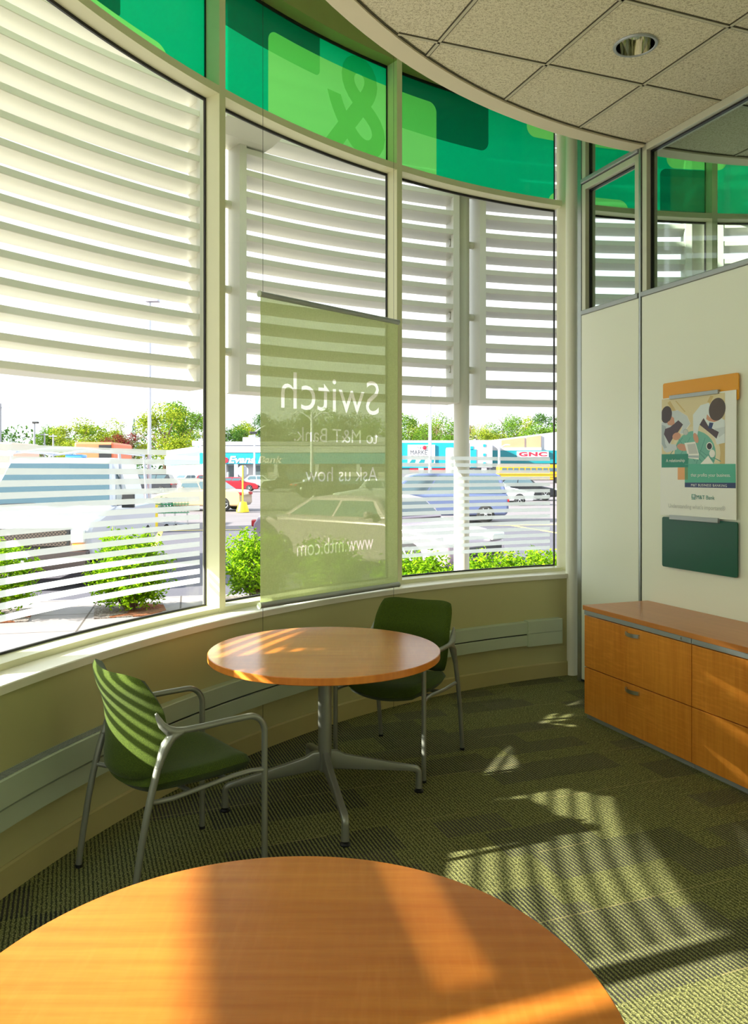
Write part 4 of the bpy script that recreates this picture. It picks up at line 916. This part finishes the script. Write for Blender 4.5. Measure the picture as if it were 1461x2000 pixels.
P_wht = carpaint('white_car_paint', (226, 228, 232)); P_pink = carpaint('pale_mauve_car_paint', (158, 140, 154)); P_grn = carpaint('dark_green_car_paint', (44, 74, 68)); P_sil = carpaint('silver_car_paint', (176, 180, 186)); P_blk = carpaint('black_car_paint', (26, 28, 34))
for a in [('car', 'champagne sedan parked left of the stop sign, tail toward the sign', at(394, 37), R(172), P_gold, 4.3),
          ('car', 'red coupe parked in front of the turquoise store', at(458, 72), R(4), P_red, 4.4, 1.7, 1.3),
          ('car', 'white sedan parked behind the red coupe', at(500, 84), R(175), P_wht, 4.6), ('car', 'small white car parked by the left end of the turquoise store', at(366, 104), R(60), P_wht, 4.4),
          ('car', 'charcoal pickup parked behind the tall lamp post', at(283, 66), R(180), P_dk, 4.8, 1.85, 1.6, 'suv'), ('car', 'silver sedan seen over the white truck, left of the lamp post', at(258, 92), R(170), P_sil, 4.6),
          ('car', 'red car behind the near mullion, in front of the store', at(397, 96), R(200), P_red, 4.4),
          ('car', 'pale mauve sedan nearest the window, seen mostly through the screen', at(728, 14.6), R(-38), P_pink, 4.5, 1.78, 1.34),
          ('car', 'charcoal station wagon seen through the middle of the screen', at(668, 47), R(176), P_dk, 4.7, 1.8, 1.5, 'suv'), ('car', 'black van seen through the left part of the screen', at(564, 74), R(185), P_blk, 4.9, 1.85, 1.8, 'suv'),
          ('car', 'black sedan seen through the right part of the screen', at(628, 62), R(20), P_blk, 4.5), ('car', 'silver sedan seen through the right edge of the screen', at(742, 40), R(176), P_sil, 4.5),
          ('car', 'blue-grey minivan between the second mullion and the white column', at(850, 28.5), R(183), P_blue, 4.9, 1.85, 1.72, 'van'),
          ('car', 'dark green station wagon behind the blue-grey minivan', at(808, 66), R(178), P_grn, 4.8, 1.8, 1.48, 'suv'), ('car', 'dark coupe parked in front of the market entrance', at(872, 92), R(175), P_blk, 4.4),
          ('car', 'silver minivan just right of the white column', at(925, 62), R(10), P_sil, 4.6, 1.8, 1.6, 'van'),
          ('car', 'white sedan parked right of the white column', at(950, 43), R(4), P_wht, 4.8), ('car', 'black sedan parked behind the white sedan at the right', at(1012, 50), R(4), P_blk, 4.6)]:
    vehicle(*a)

# white utility truck facing the window
t = thing('pickup_truck', 'white utility truck parked facing the window, dark mesh grille and ladder rack', 'truck', (*at(132, 14.2), GZ), R(-90) + R(4), 'cars in the parking lot')
PW = carpaint('white_truck_paint', (196, 200, 214), .3, 0.); DKB = paint('truck_bumper', srgb(54, 44, 44), .5); GLS = paint('windshield_glass', srgb(62, 84, 94), .12, 0, .5, var=.1, scale=1.2)
hw = 1.06
m = MB(); m.prism([(-2.4, .5), (-2.4, 1.16), (1.0, 1.18), (2.15, 1.02), (2.38, .93), (2.40, .62), (2.3, .48)], -hw, hw, 1); m.build('body', PW, t, smooth=40, bev=.06, bseg=4)
m = MB(); g = [(-1.6, 1.14), (-1.45, 1.90), (-1.2, 2.0), (.15, 2.0), (.36, 1.95), (1.02, 1.15)]
vs = [];
for sg in (-1, 1):
    for x, z in g: vs.append((x, sg * (hw - .03 - .17 * (z - 1.14) / .76), z))
m.add(vs, [tuple(range(6))[::-1], tuple(range(6, 12))] + [(i, (i + 1) % 6, (i + 1) % 6 + 6, i + 6) for i in range(6)]); ca = m.build('cabin', PW, t, smooth=40, bev=.04, bseg=3)
m = MB()
for (z0, z1) in ((1.21, 1.90),):
    xf = lambda z: 1.02 + (.36 - 1.02) * (z - 1.15) / .80
    a_, b_ = hw - .09, hw - .24
    q = [(xf(z0) + .02, -a_, z0), (xf(z0) + .02, a_, z0), (xf(z1) + .02, b_, z1), (xf(z1) + .02, -b_, z1)]; q2 = [(x - .04, y, z) for x, y, z in q]
    m.add(q + q2, [(0, 1, 2, 3), (0, 4, 5, 1), (1, 5, 6, 2), (2, 6, 7, 3), (3, 7, 4, 0)])
m.build('windshield', GLS, ca, smooth=0)
for sg in (-1, 1):
    m = MB(); q = [(-.2, 1.22), (.72, 1.22), (.22, 1.78), (-.2, 1.78)]; yy = lambda z: sg * (hw - .03 - .17 * (z - 1.14) / .76 + .006)
    m.add([(x, yy(z), z) for x, z in q] + [(x, yy(z) - sg * .03, z) for x, z in q], [(0, 1, 2, 3), (7, 6, 5, 4), (0, 4, 5, 1), (1, 5, 6, 2), (2, 6, 7, 3), (3, 7, 4, 0)]); m.build('side_window', CG, ca, smooth=0)
for y0 in (-.62, .28):
    m = MB(); m.tube([(1.03, y0 - .28, 1.19), (1.0, y0 - .1, 1.215), (.97, y0 + .38, 1.235)], [.012, .016, .010], 8); m.build('wiper', TRIMK, t)
gm = NT('black_wire_mesh'); o_ = gm.obj(); s_ = gm.n('ShaderNodeSeparateXYZ'); gm.l(o_, s_.inputs[0])
d1 = gm.math('ABSOLUTE', gm.math('SINE', gm.math('MULTIPLY', gm.math('ADD', s_.outputs[1], s_.outputs[2]), 62))); d2 = gm.math('ABSOLUTE', gm.math('SINE', gm.math('MULTIPLY', gm.math('SUBTRACT', s_.outputs[1], s_.outputs[2]), 62)))
gm.surf(gm.bsdf(gm.mix(gm.math('LESS_THAN', gm.math('MINIMUM', d1, d2), .22), srgb(26, 22, 24), srgb(128, 110, 96)), .5)); 
m = MB(); m.b2((2.36, -.72, .66), (2.42, .72, .92)); m.build('grille', gm.m, t, smooth=0)
m = MB(); m.b2((2.34, -1.0, .60), (2.40, 1.0, .665)); m.b2((2.36, -.76, .655), (2.425, -.72, .93)); m.b2((2.36, .72, .655), (2.425, .76, .93)); m.build('grille_surround', TRIMK, t, smooth=0)
m = MB(); m.prism([(2.30, .24), (2.50, .27), (2.54, .36), (2.52, .58), (2.36, .60)], -1.04, 1.04, 1); bp_ = m.build('bumper', DKB, t, bev=.02)
for sg in (-1, 1):
    m = MB(); m.b2((2.36, sg * .78, .70), (2.43, sg * .98, .90)); m.build('headlight', HL, t, bev=.02)
    m = MB(); m.b2((2.36, sg * .80, .61), (2.435, sg * .99, .69)); m.build('marker_light', paint('amber_lens', srgb(255, 150, 20), .3), t, bev=.01)
    m = MB(); m.box((.72, sg * (hw + .16), 1.28), (.10, .2, .26)); m.tube([(.72, sg * hw * .97, 1.2), (.72, sg * (hw + .12), 1.22)], .02, 8); m.build('mirror', TRIMK, t, bev=.02)
    for x in (-1.6, 1.55):
        m = MB(); m.X = Matrix.Translation((x, sg * (hw - .12), .39)) @ Matrix.Rotation(pi / 2, 4, 'X'); m.lathe([(.001, -.12), (.32, -.12), (.39, -.08), (.39, .08), (.32, .12), (.001, .12)], 28); m.build('wheel', TY, t)
m = MB(); m.X = Matrix.Translation((2.545, .05, .43)); m.add([(0, -.155, -.08), (0, .155, -.08), (0, .155, .08), (0, -.155, .08), (.006, -.155, -.08), (.006, .155, -.08), (.006, .155, .08), (.006, -.155, .08)], [(4, 5, 6, 7), (0, 1, 5, 4), (3, 7, 6, 2), (0, 4, 7, 3), (1, 2, 6, 5)])
pl = m.build('licence_plate', paint('plate_white', srgb(236, 232, 222), .4), bp_, smooth=0)
m = MB(); m.X = Matrix.Translation((2.5525, .05, .43)); m.quad((0, -.15, .035), (0, .15, .035), (0, .15, .075), (0, -.15, .075)); m.build('blue_band', paint('plate_blue', srgb(40, 92, 160), .4), pl, smooth=0)
m = MB(); text_on(m, 'NEW YORK', lambda q, up: (2.5535, .05 - .1 + .2 * q, .47 + up), .022); m.build('lettering', paint('plate_lettering', srgb(240, 240, 240), .5), pl, smooth=0)
m = MB()
for x in (-1.9, .1): m.tube([(x, -.98, 1.2), (x, -.92, 2.08), (x, -.3, 2.16), (x, .3, 2.16), (x, .92, 2.08), (x, .98, 1.2)], .03, 8)
for y in (-.85, .85): m.tube([(-2.2, y, 2.12), (.4, y, 2.12)], .028, 8)
m.build('ladder_rack', PW, t)
m = MB(); m.box((-.1, .12, 2.03), (.3, .3, .06)); m.build('roof_beacon', paint('beacon_blue', srgb(70, 150, 220), .4), t, bev=.02)

# trailers behind the truck
def trailer(label, px0, px1, ytop, d, c, endc, name):
    x0, x1 = at(px0, d)[0], at(px1, d)[0]; zt_ = zat(ytop, d); t = thing(name, label, 'trailer', ((x0 + x1) / 2, d, GZ), R(3), 'trailers behind the white truck'); L = (x1 - x0)
    m = MB(); m.b2((-L / 2, -1.1, .55), (L / 2, 1.1, zt_ - GZ)); m.build('box_body', paint(name + '_paint', srgb(*c), .5, var=.05), t, bev=.06, smooth=0)
    m = MB(); m.b2((L / 2 - L * .36, -1.13, .8), (L / 2 - .05, -1.08, zt_ - GZ - .08)); m.build('rear_door', paint(name + '_door', srgb(*endc), .5), t, smooth=0)
    for x in (-L * .3, L * .25):
        m = MB(); m.X = Matrix.Translation((x, -.95, .33)) @ Matrix.Rotation(pi / 2, 4, 'X'); m.lathe([(.001, -.1), (.33, -.1), (.33, .1), (.001, .1)], 20); m.build('wheel', TY, t)
trailer('orange box trailer with a black end, right behind the white truck', 168, 240, 866, 24, (232, 120, 78), (30, 30, 34), 'orange_trailer')
trailer('pale beige camper behind the white truck at the left edge', -60, 52, 866, 25, (216, 192, 176), (206, 180, 166), 'camper_trailer')

# school bus
t = thing('school_bus', 'yellow school bus parked in front of the stores at the right', 'bus', (*at(1040, 128), GZ), R(2), 'cars in the parking lot'); YB = paint('bus_yellow', srgb(222, 152, 10), .4)
m = MB(); m.prism([(-5.6, .5), (-5.6, 2.7), (-5.4, 2.95), (5.2, 2.95), (5.5, 2.7), (5.6, 1.4), (5.6, .5)], -1.2, 1.2, 1); m.build('body', YB, t, bev=.12, bseg=3)
m = MB()
for k in range(11): m.b2((-5.1 + .93 * k, -1.24, 1.85), (-5.1 + .93 * k + .72, -1.18, 2.4))
m.build('side_windows', CG, t, smooth=0)
m = MB(); m.b2((-5.6, -1.23, 1.30), (5.6, -1.19, 1.36)); m.b2((-5.6, -1.23, .9), (5.6, -1.19, .95)); m.build('rub_rail', TRIMK, t, smooth=0)
for x in (-3.4, 3.6):
    m = MB(); m.X = Matrix.Translation((x, -1.1, .5)) @ Matrix.Rotation(pi / 2, 4, 'X'); m.lathe([(.001, -.15), (.5, -.15), (.5, .15), (.001, .15)], 24); m.build('wheel', TY, t)

# ---- stores
TQ = paint('turquoise_fascia', srgb(0, 138, 164), .5, var=.02); TQ2 = paint('teal_fascia', srgb(0, 122, 132), .5, var=.02); STU = paint('pale_stucco', srgb(178, 178, 186), .7, var=.03, scale=1); GRY = paint('grey_store_wall', srgb(176, 172, 172), .7); BRK = paint('tan_brick', srgb(184, 138, 106), .8, var=.05, scale=.6); SIGNW = paint('sign_white', srgb(205, 205, 210), .5); SIGNR = paint('sign_red', srgb(214, 30, 56), .4); SIGNK = paint('sign_dark', srgb(60, 62, 72), .5); DKW = paint('store_window', srgb(80, 92, 96), .2); ENTG = paint('store_entrance_grey', srgb(120, 122, 126), .8)
def store(label, px0, px1, d, ytop, name, depth=22, rz=0.):
    x0, x1 = at(px0, d)[0], at(px1, d)[0]; t = thing(name, label, 'store', (x0, d, GZ), rz); return t, (x1 - x0), zat(ytop, d) - GZ
d = 108; k_ = d / F
t, L, H = store('low store building with a turquoise fascia band behind the stop sign', 398, 776, d, 870, 'store_building')
zz_ = lambda y: zat(y, d) - GZ
m = MB(); m.b2((0, 0, 0), (L, 24, H)); m.build('wall', GRY, t, smooth=0)
m = MB(); m.b2((-.3, -.5, zz_(884)), (L, .0, H)); m.build('parapet', STU, t, smooth=0)
m = MB(); m.b2((-.35, -.9, zz_(906)), (L, -.0, zz_(885))); fa = m.build('fascia', TQ, t, smooth=0)
m = MB(); m.b2((-.4, -.6, H), (L, .1, H + .5)); m.build('roof_edge', paint('roof_edge_grey', srgb(150, 150, 158), .7), t, smooth=0)
m = MB(); text_on(m, 'Evans Bank', lambda q, up: (at(449, d)[0] - at(398, d)[0] + 7.1 * q, -.93, zz_(904) + up), .88, .035, 1., .25); m.build('lettering', SIGNW, fa, smooth=0)
m = MB(); m.X = Matrix.Translation((at(443, d)[0] - at(398, d)[0], -.92, zz_(899))) @ Matrix.Rotation(pi / 2, 4, 'X'); m.lathe([(.001, .03), (.38, .03), (.38, 0)], 20); m.build('red_emblem', SIGNR, fa)
for (a, b) in ((446, 461), (500, 522), (545, 560), (590, 615), (640, 660)):
    m = MB(); m.b2((at(a, d)[0] - at(398, d)[0], -.05, .6), (at(b, d)[0] - at(398, d)[0], .02, 2.6)); m.build('window', DKW, t, smooth=0)
for px in (440, 463, 540, 620, 700):
    m = MB(); m.box((at(px, d)[0] - at(398, d)[0], -.6, zz_(906) / 2), (.5, .5, zz_(906))); m.build('pillar', STU, t, smooth=0)
# its left wing comes toward the viewer
xw = at(325, 134)[0] - at(398, d)[0]
m = MB(); m.add([(0, 0, 0), (xw, 26, 0), (xw + 4, 30, 0), (3, 3, 0), (0, 0, H), (xw, 26, H), (xw + 4, 30, H), (3, 3, H)], [(0, 1, 5, 4), (1, 2, 6, 5), (2, 3, 7, 6), (3, 0, 4, 7), (4, 5, 6, 7)]); wg = m.build('side_wing', paint('side_wing_stucco', srgb(236, 226, 222), .7), t, smooth=0)
m = MB(); u_ = Vector((xw, 26, 0)); q0 = Vector((-.25, -.25, 0)); m.add([tuple(q0 + u_ * .03 + Vector((0, 0, zz_(906)))), tuple(q0 + u_ * 1.0 + Vector((0, 0, zz_(905)))), tuple(q0 + u_ * 1. + Vector((0, 0, zz_(884)))), tuple(q0 + u_ * .03 + Vector((0, 0, zz_(880)))), tuple(u_ * .03 + Vector((0, 0, zz_(906)))), tuple(u_ * 1.0 + Vector((0, 0, zz_(905)))), tuple(u_ * 1. + Vector((0, 0, zz_(884)))), tuple(u_ * .03 + Vector((0, 0, zz_(880))))], [(3, 2, 1, 0), (0, 1, 5, 4), (1, 2, 6, 5), (2, 3, 7, 6), (3, 0, 4, 7)]); m.build('side_fascia', paint('pale_turquoise', srgb(120, 214, 224), .5), wg, smooth=0)
for px in (385, 486, 740):
    t2 = thing('rooftop_unit', {385: 'white rooftop unit above the left corner of the turquoise store', 486: 'small white rooftop vent above the turquoise store sign', 740: 'rooftop unit of the turquoise store behind the screen'}[px], 'rooftop unit', (at(px, d)[0], d + 3, GZ + H + (.5 if px != 385 else 0))); m = MB(); m.b2((-1.2, -.8, 0), (1.2, .8, .7)); m.build('housing', STU, t2, bev=.1); m = MB(); m.lathe([(.5, .7), (.5, 1.0), (.001, 1.05)], 16); m.build('fan_cowl', HUB, t2)

d = 168; t, L, H = store('market building with turquoise walls and a white sign, right of the screen', 640, 958, d, 860, 'market_building'); zz_ = lambda y: zat(y, d) - GZ; xo = lambda px: at(px, d)[0] - at(640, d)[0]
m = MB(); m.b2((0, 0, 0), (L, 20, H)); m.build('wall', STU, t, smooth=0)
m = MB(); m.b2((0, -.6, zz_(914)), (xo(916), 0, zz_(865))); fa = m.build('fascia', TQ, t, smooth=0)
m = MB(); m.b2((0, -.3, .0), (xo(955), .0, zz_(915))); m.build('entrance_band', ENTG, t, smooth=0)  # plain grey wall band below the fascia
m = MB(); m.b2((xo(917), -1.2, zz_(913)), (xo(960), 0, H)); tw = m.build('tower', STU, t, smooth=0)
for y in (868, 886, 903):
    m = MB(); m.b2((xo(942), -1.3, zz_(y + 5)), (xo(947), -1.18, zz_(y))); m.build('square_inset', TQ, tw, smooth=0)
m = MB(); 
for (a, b, c_, e_) in ((917, 929, 878, 913), (917, 923, 872, 879)): m.b2((xo(a), -1.3, zz_(e_)), (xo(b), -1.18, zz_(c_)))
m.build('stepped_inset', TQ, tw, smooth=0)
m = MB(); m.b2((xo(796), -.9, zz_(906)), (xo(849), -.58, zz_(869))); sg_ = m.build('sign_panel', SIGNW, t, smooth=0)
m = MB(); text_on(m, 'THE', lambda q, up: (xo(813) + (xo(823) - xo(813)) * q, -.93, zz_(877) + up), .42)
text_on(m, 'MARKET', lambda q, up: (xo(801) + (xo(840) - xo(801)) * q, -.93, zz_(888) + up), .95)
text_on(m, 'IN THE SQUARE', lambda q, up: (xo(803) + (xo(840) - xo(803)) * q, -.93, zz_(892) + up), .30, .0); m.build('lettering', SIGNK, sg_, smooth=0)
m = MB(); m.ball((xo(828.5), -1.0, zz_(874.5)), .43, 16, 10, (1, .3, 1)); m.build('red_apple', SIGNR, sg_); m = MB(); m.box((xo(834), -.96, zz_(872)), (.5, .05, .16)); m.build('green_leaf', paint('sign_leaf', srgb(60, 160, 90), .5), sg_, smooth=0)
m = MB()
for k in range(3): x = xo(799 + 18 * k); m.add([(x, -.93, zz_(904)), (x + 1.2, -.93, zz_(904)), (x + 1.35, -.93, zz_(898)), (x + .5, -.93, zz_(898))], [(0, 1, 2, 3)])
m.build('awning_blocks', TQ2, sg_, smooth=0)
for px in (822, 944, 720):
    m = MB(); m.box((xo(px), -1, zz_(914) / 2), (1.0, .8, zz_(914))); m.build('pillar', STU, t, smooth=0)
m = MB(); m.b2((xo(800), -.4, zz_(922)), (xo(885), -.25, zz_(914))); m.build('red_window_band', SIGNR, t, smooth=0)
d = 176; t, L, H = store('tan brick store with a red lettered sign, right of the market tower', 955, 1100, d, 846, 'brick_store'); zz_ = lambda y: zat(y, d) - GZ; xo = lambda px: at(px, d)[0] - at(955, d)[0]
Hl = zz_(860)
m = MB(); m.add([(0, 0, 0), (L, 0, 0), (L, 30, 0), (0, 30, 0), (0, 0, Hl), (L, 0, zz_(842)), (L, 30, zz_(842)), (0, 30, Hl)], [(3, 2, 1, 0), (4, 5, 6, 7), (0, 1, 5, 4), (1, 2, 6, 5), (2, 3, 7, 6), (3, 0, 4, 7)]); m.build('wall', STU, t, smooth=0)
for a, b in ((979, 1024), (1028, 1056)):
    m = MB(); za, zb_ = (zz_(860 - (a - 955) * .124) - .35, zz_(860 - (b - 955) * .124) - .35); z0 = zz_(874)
    m.add([(xo(a), -.3, z0), (xo(b), -.3, z0), (xo(b), -.3, zb_), (xo(a), -.3, za), (xo(a), .1, z0), (xo(b), .1, z0), (xo(b), .1, zb_), (xo(a), .1, za)], [(0, 1, 2, 3), (0, 4, 5, 1), (1, 5, 6, 2), (2, 6, 7, 3), (3, 7, 4, 0)]); m.build('brick_panel', BRK, t, smooth=0)
m = MB(); m.b2((xo(960), -.8, zz_(880)), (xo(1056), .0, zz_(874))); m.build('canopy_edge', GRY, t, smooth=0)
m = MB(); m.b2((xo(960), -1.0, zz_(905)), (xo(1100), .0, zz_(880))); fa = m.build('fascia', TQ2, t, smooth=0)
m = MB(); m.b2((xo(960), -.3, 0), (L, 0, zz_(906))); m.build('entrance_band', ENTG, t, smooth=0)
m = MB(); m.b2((xo(1008), -1.4, zz_(893)), (xo(1069), -.95, zz_(882))); sg_ = m.build('sign_panel', SIGNW, fa, smooth=0)
m = MB(); text_on(m, 'GNC', lambda q, up: (xo(1011) + (xo(1066) - xo(1011)) * q, -1.43, zz_(891) + up), .84, .05, 1.1); m.build('lettering', SIGNR, sg_, smooth=0)

# ---- lamps, sign, bollard, carts
POLE = paint('white_pole_paint', srgb(200, 202, 214), .5); YP = paint('safety_yellow', srgb(246, 214, 40), .5); POLEG = paint('grey_pole', srgb(150, 150, 156), .5)
def lamp(label, px, ybase, ytop, r, style, mat=None, base=False):
    x, y = gp(px, ybase); zt_ = zat(ytop, y) - GZ; t = thing('lamp_post', label, 'lamp post', (x, y, GZ), 0, 'lamp posts in the parking lot'); mat = mat or POLE
    m = MB(); m.tube([(0, 0, 0), (0, 0, zt_)], [r, r * .7], 12); m.build('pole', mat, t)
    if style == 'double':
        for sg in (-1, 1):
            m = MB(); m.tube([(0, 0, zt_ - .95), (sg * .5, 0, zt_ - .5), (sg * 1.1, 0, zt_ - .12), (sg * 1.7, 0, zt_ - .05)], r * .45, 8); ar = m.build('arm', mat, t); m = MB(); m.box((sg * 1.8, 0, zt_ - .08), (.5, .25, .14)); m.build('lamp_head', mat, ar, bev=.03)
    elif style == 'box': m = MB(); m.b2((-.12, -.12, zt_), (.30, .12, zt_ + .20)); m.build('lamp_head', mat, t, bev=.02)
    else:
        m = MB(); m.tube([(0, 0, zt_), (style * .35, 0, zt_ + .35), (style * 1.0, 0, zt_ + .7), (style * 1.5, 0, zt_ + .9)], r * .45, 8); m.build('arm', mat, t); m = MB(); m.box((-style * .15, 0, zt_ + .05), (.9, .4, .3)); m.build('lamp_head', TRIMK, t, bev=.05)
    if base:
        m = MB(); m.lathe([(.25, 0), (.25, .75), (.001, .76)], 20); bs = m.build('concrete_base', YP, t)
        for z in (.25, .5): m = MB(); m.lathe([(.256, z), (.256, z + .12)], 20); m.build('white_band', POLE, bs)
lamp('tall white box-headed lamp post on a yellow base, left of the near mullion', 292, 1034, 590, .066, 'box', base=True)
lamp('thin white lamp post left of the screen, in front of the turquoise store', 497, 949.5, 846, .14, .9)
lamp('white double-arm lamp post in front of the market sign', 840, 940, 748, .34, 'double')
lamp('white double-arm lamp post seen through the screen', 609, 950.5, 805, .22, 'double')
lamp('grey street lamp far left, above the camper', 67, 945, 826, .2, -1.2, POLEG)
lamp('short white lamp post in front of the brick store', 975, 940, 868, .28, 'double')
t = thing('utility_pole', 'tall grey utility pole at the left edge of the photo', 'pole', (*at(0, 95), GZ)); m = MB(); m.tube([(0, 0, 0), (0, 0, zat(788, 95) - GZ)], .16, 10); m.build('pole', POLEG, t); m = MB(); m.box((0, 0, zat(796, 95) - GZ), (2.2, .15, .15)); m.build('crossarm', POLEG, t, smooth=0)
for px, yt, lb in ((87, 845, 'left one of two small poles between the far trees'), (104, 848, 'right one of two small poles between the far trees')):
    t = thing('utility_pole', lb, 'pole', (*at(px, 120), GZ), 0, 'small poles by the far trees'); m = MB(); m.tube([(0, 0, 0), (0, 0, zat(yt, 120) - GZ)], .12, 8); m.build('pole', POLEG, t); m = MB(); m.box((0, -.1, zat(yt, 120) - GZ - .3), (1.2, .2, .15)); m.build('crossarm', POLEG, t, smooth=0)
x, y = gp(474, 1000); t = thing('stop_sign', 'back of an octagonal stop sign on a yellow post with a yellow cone base', 'road sign', (x, y, GZ))
m = MB(); m.tube([(0, 0, .4), (0, 0, zat(909, y) - GZ)], .035, 10); m.build('post', YP, t); m = MB(); m.lathe([(.28, 0), (.28, .05), (.17, .44), (.001, .46)], 20); m.build('cone_base', YP, t)
m = MB(); zc = zat(920, y) - GZ; m.prism([(.26 * cos(pi / 8 + k * pi / 4), zc + .26 * sin(pi / 8 + k * pi / 4)) for k in range(8)], .03, .045, 1); m.build('octagon_plate', paint('sign_back_grey', srgb(176, 182, 196), .5), t, smooth=0)
x, y = at(880, 55); t = thing('vent_stack', 'thick white capped cylinder standing left of the white column', 'post', (x, y, GZ)); m = MB(); m.lathe([(.33, 0), (.33, zat(878, y) - GZ - .1), (.30, zat(875, y) - GZ), (.001, zat(874, y) - GZ)], 24); m.build('cylinder', paint('stack_cream', srgb(232, 228, 214), .5), t)
m = MB(); m.tube([(.33, 0, zat(879, y) - GZ), (.5, 0, zat(880, y) - GZ), (.55, 0, zat(876, y) - GZ)], .025, 6); m.build('hook', TRIMK, t)
x, y = at(322, 24.5)
CART = paint('green_cart_plastic', srgb(20, 150, 96), .4)
for i, dx in enumerate((0, .36)):
    t = thing('shopping_cart', ['green shopping cart behind the lamp post base, nearer the post', 'green shopping cart nested on the right of the other one'][i], 'shopping cart', (x - .2 + dx, y + .55 + .1 * i, GZ), R(10), 'green shopping carts by the lamp post')
    m = MB()
    for k in range(6): z = .48 + .09 * k; m.tube([(-.38, -.24, z), (.38, -.24, z), (.42, .24, z), (-.38, .24, z), (-.38, -.24, z)], .009, 5)
    for k in range(9): xx = -.38 + .095 * k; m.tube([(xx, -.24, .48), (xx, -.24, .93)], .007, 5); m.tube([(xx, .24, .48), (xx, .24, .93)], .007, 5)
    m.build('basket', CART, t); m = MB(); m.tube([(-.42, -.25, .98), (-.42, .25, .98)], .016, 8); m.build('handle', CART, t)
    m = MB()
    for yy in (-.2, .2): m.tube([(-.40, yy, .96), (-.3, yy, .2), (.38, yy, .12), (.36, yy, .5)], .012, 6)
    m.build('frame', HUB, t)
    for xx in (-.28, .36):
        for yy in (-.2, .2): m = MB(); m.X = Matrix.Translation((xx, yy, .06)) @ Matrix.Rotation(pi / 2, 4, 'X'); m.lathe([(.001, -.015), (.06, -.015), (.06, .015), (.001, .015)], 14); m.build('wheel', TY, t)
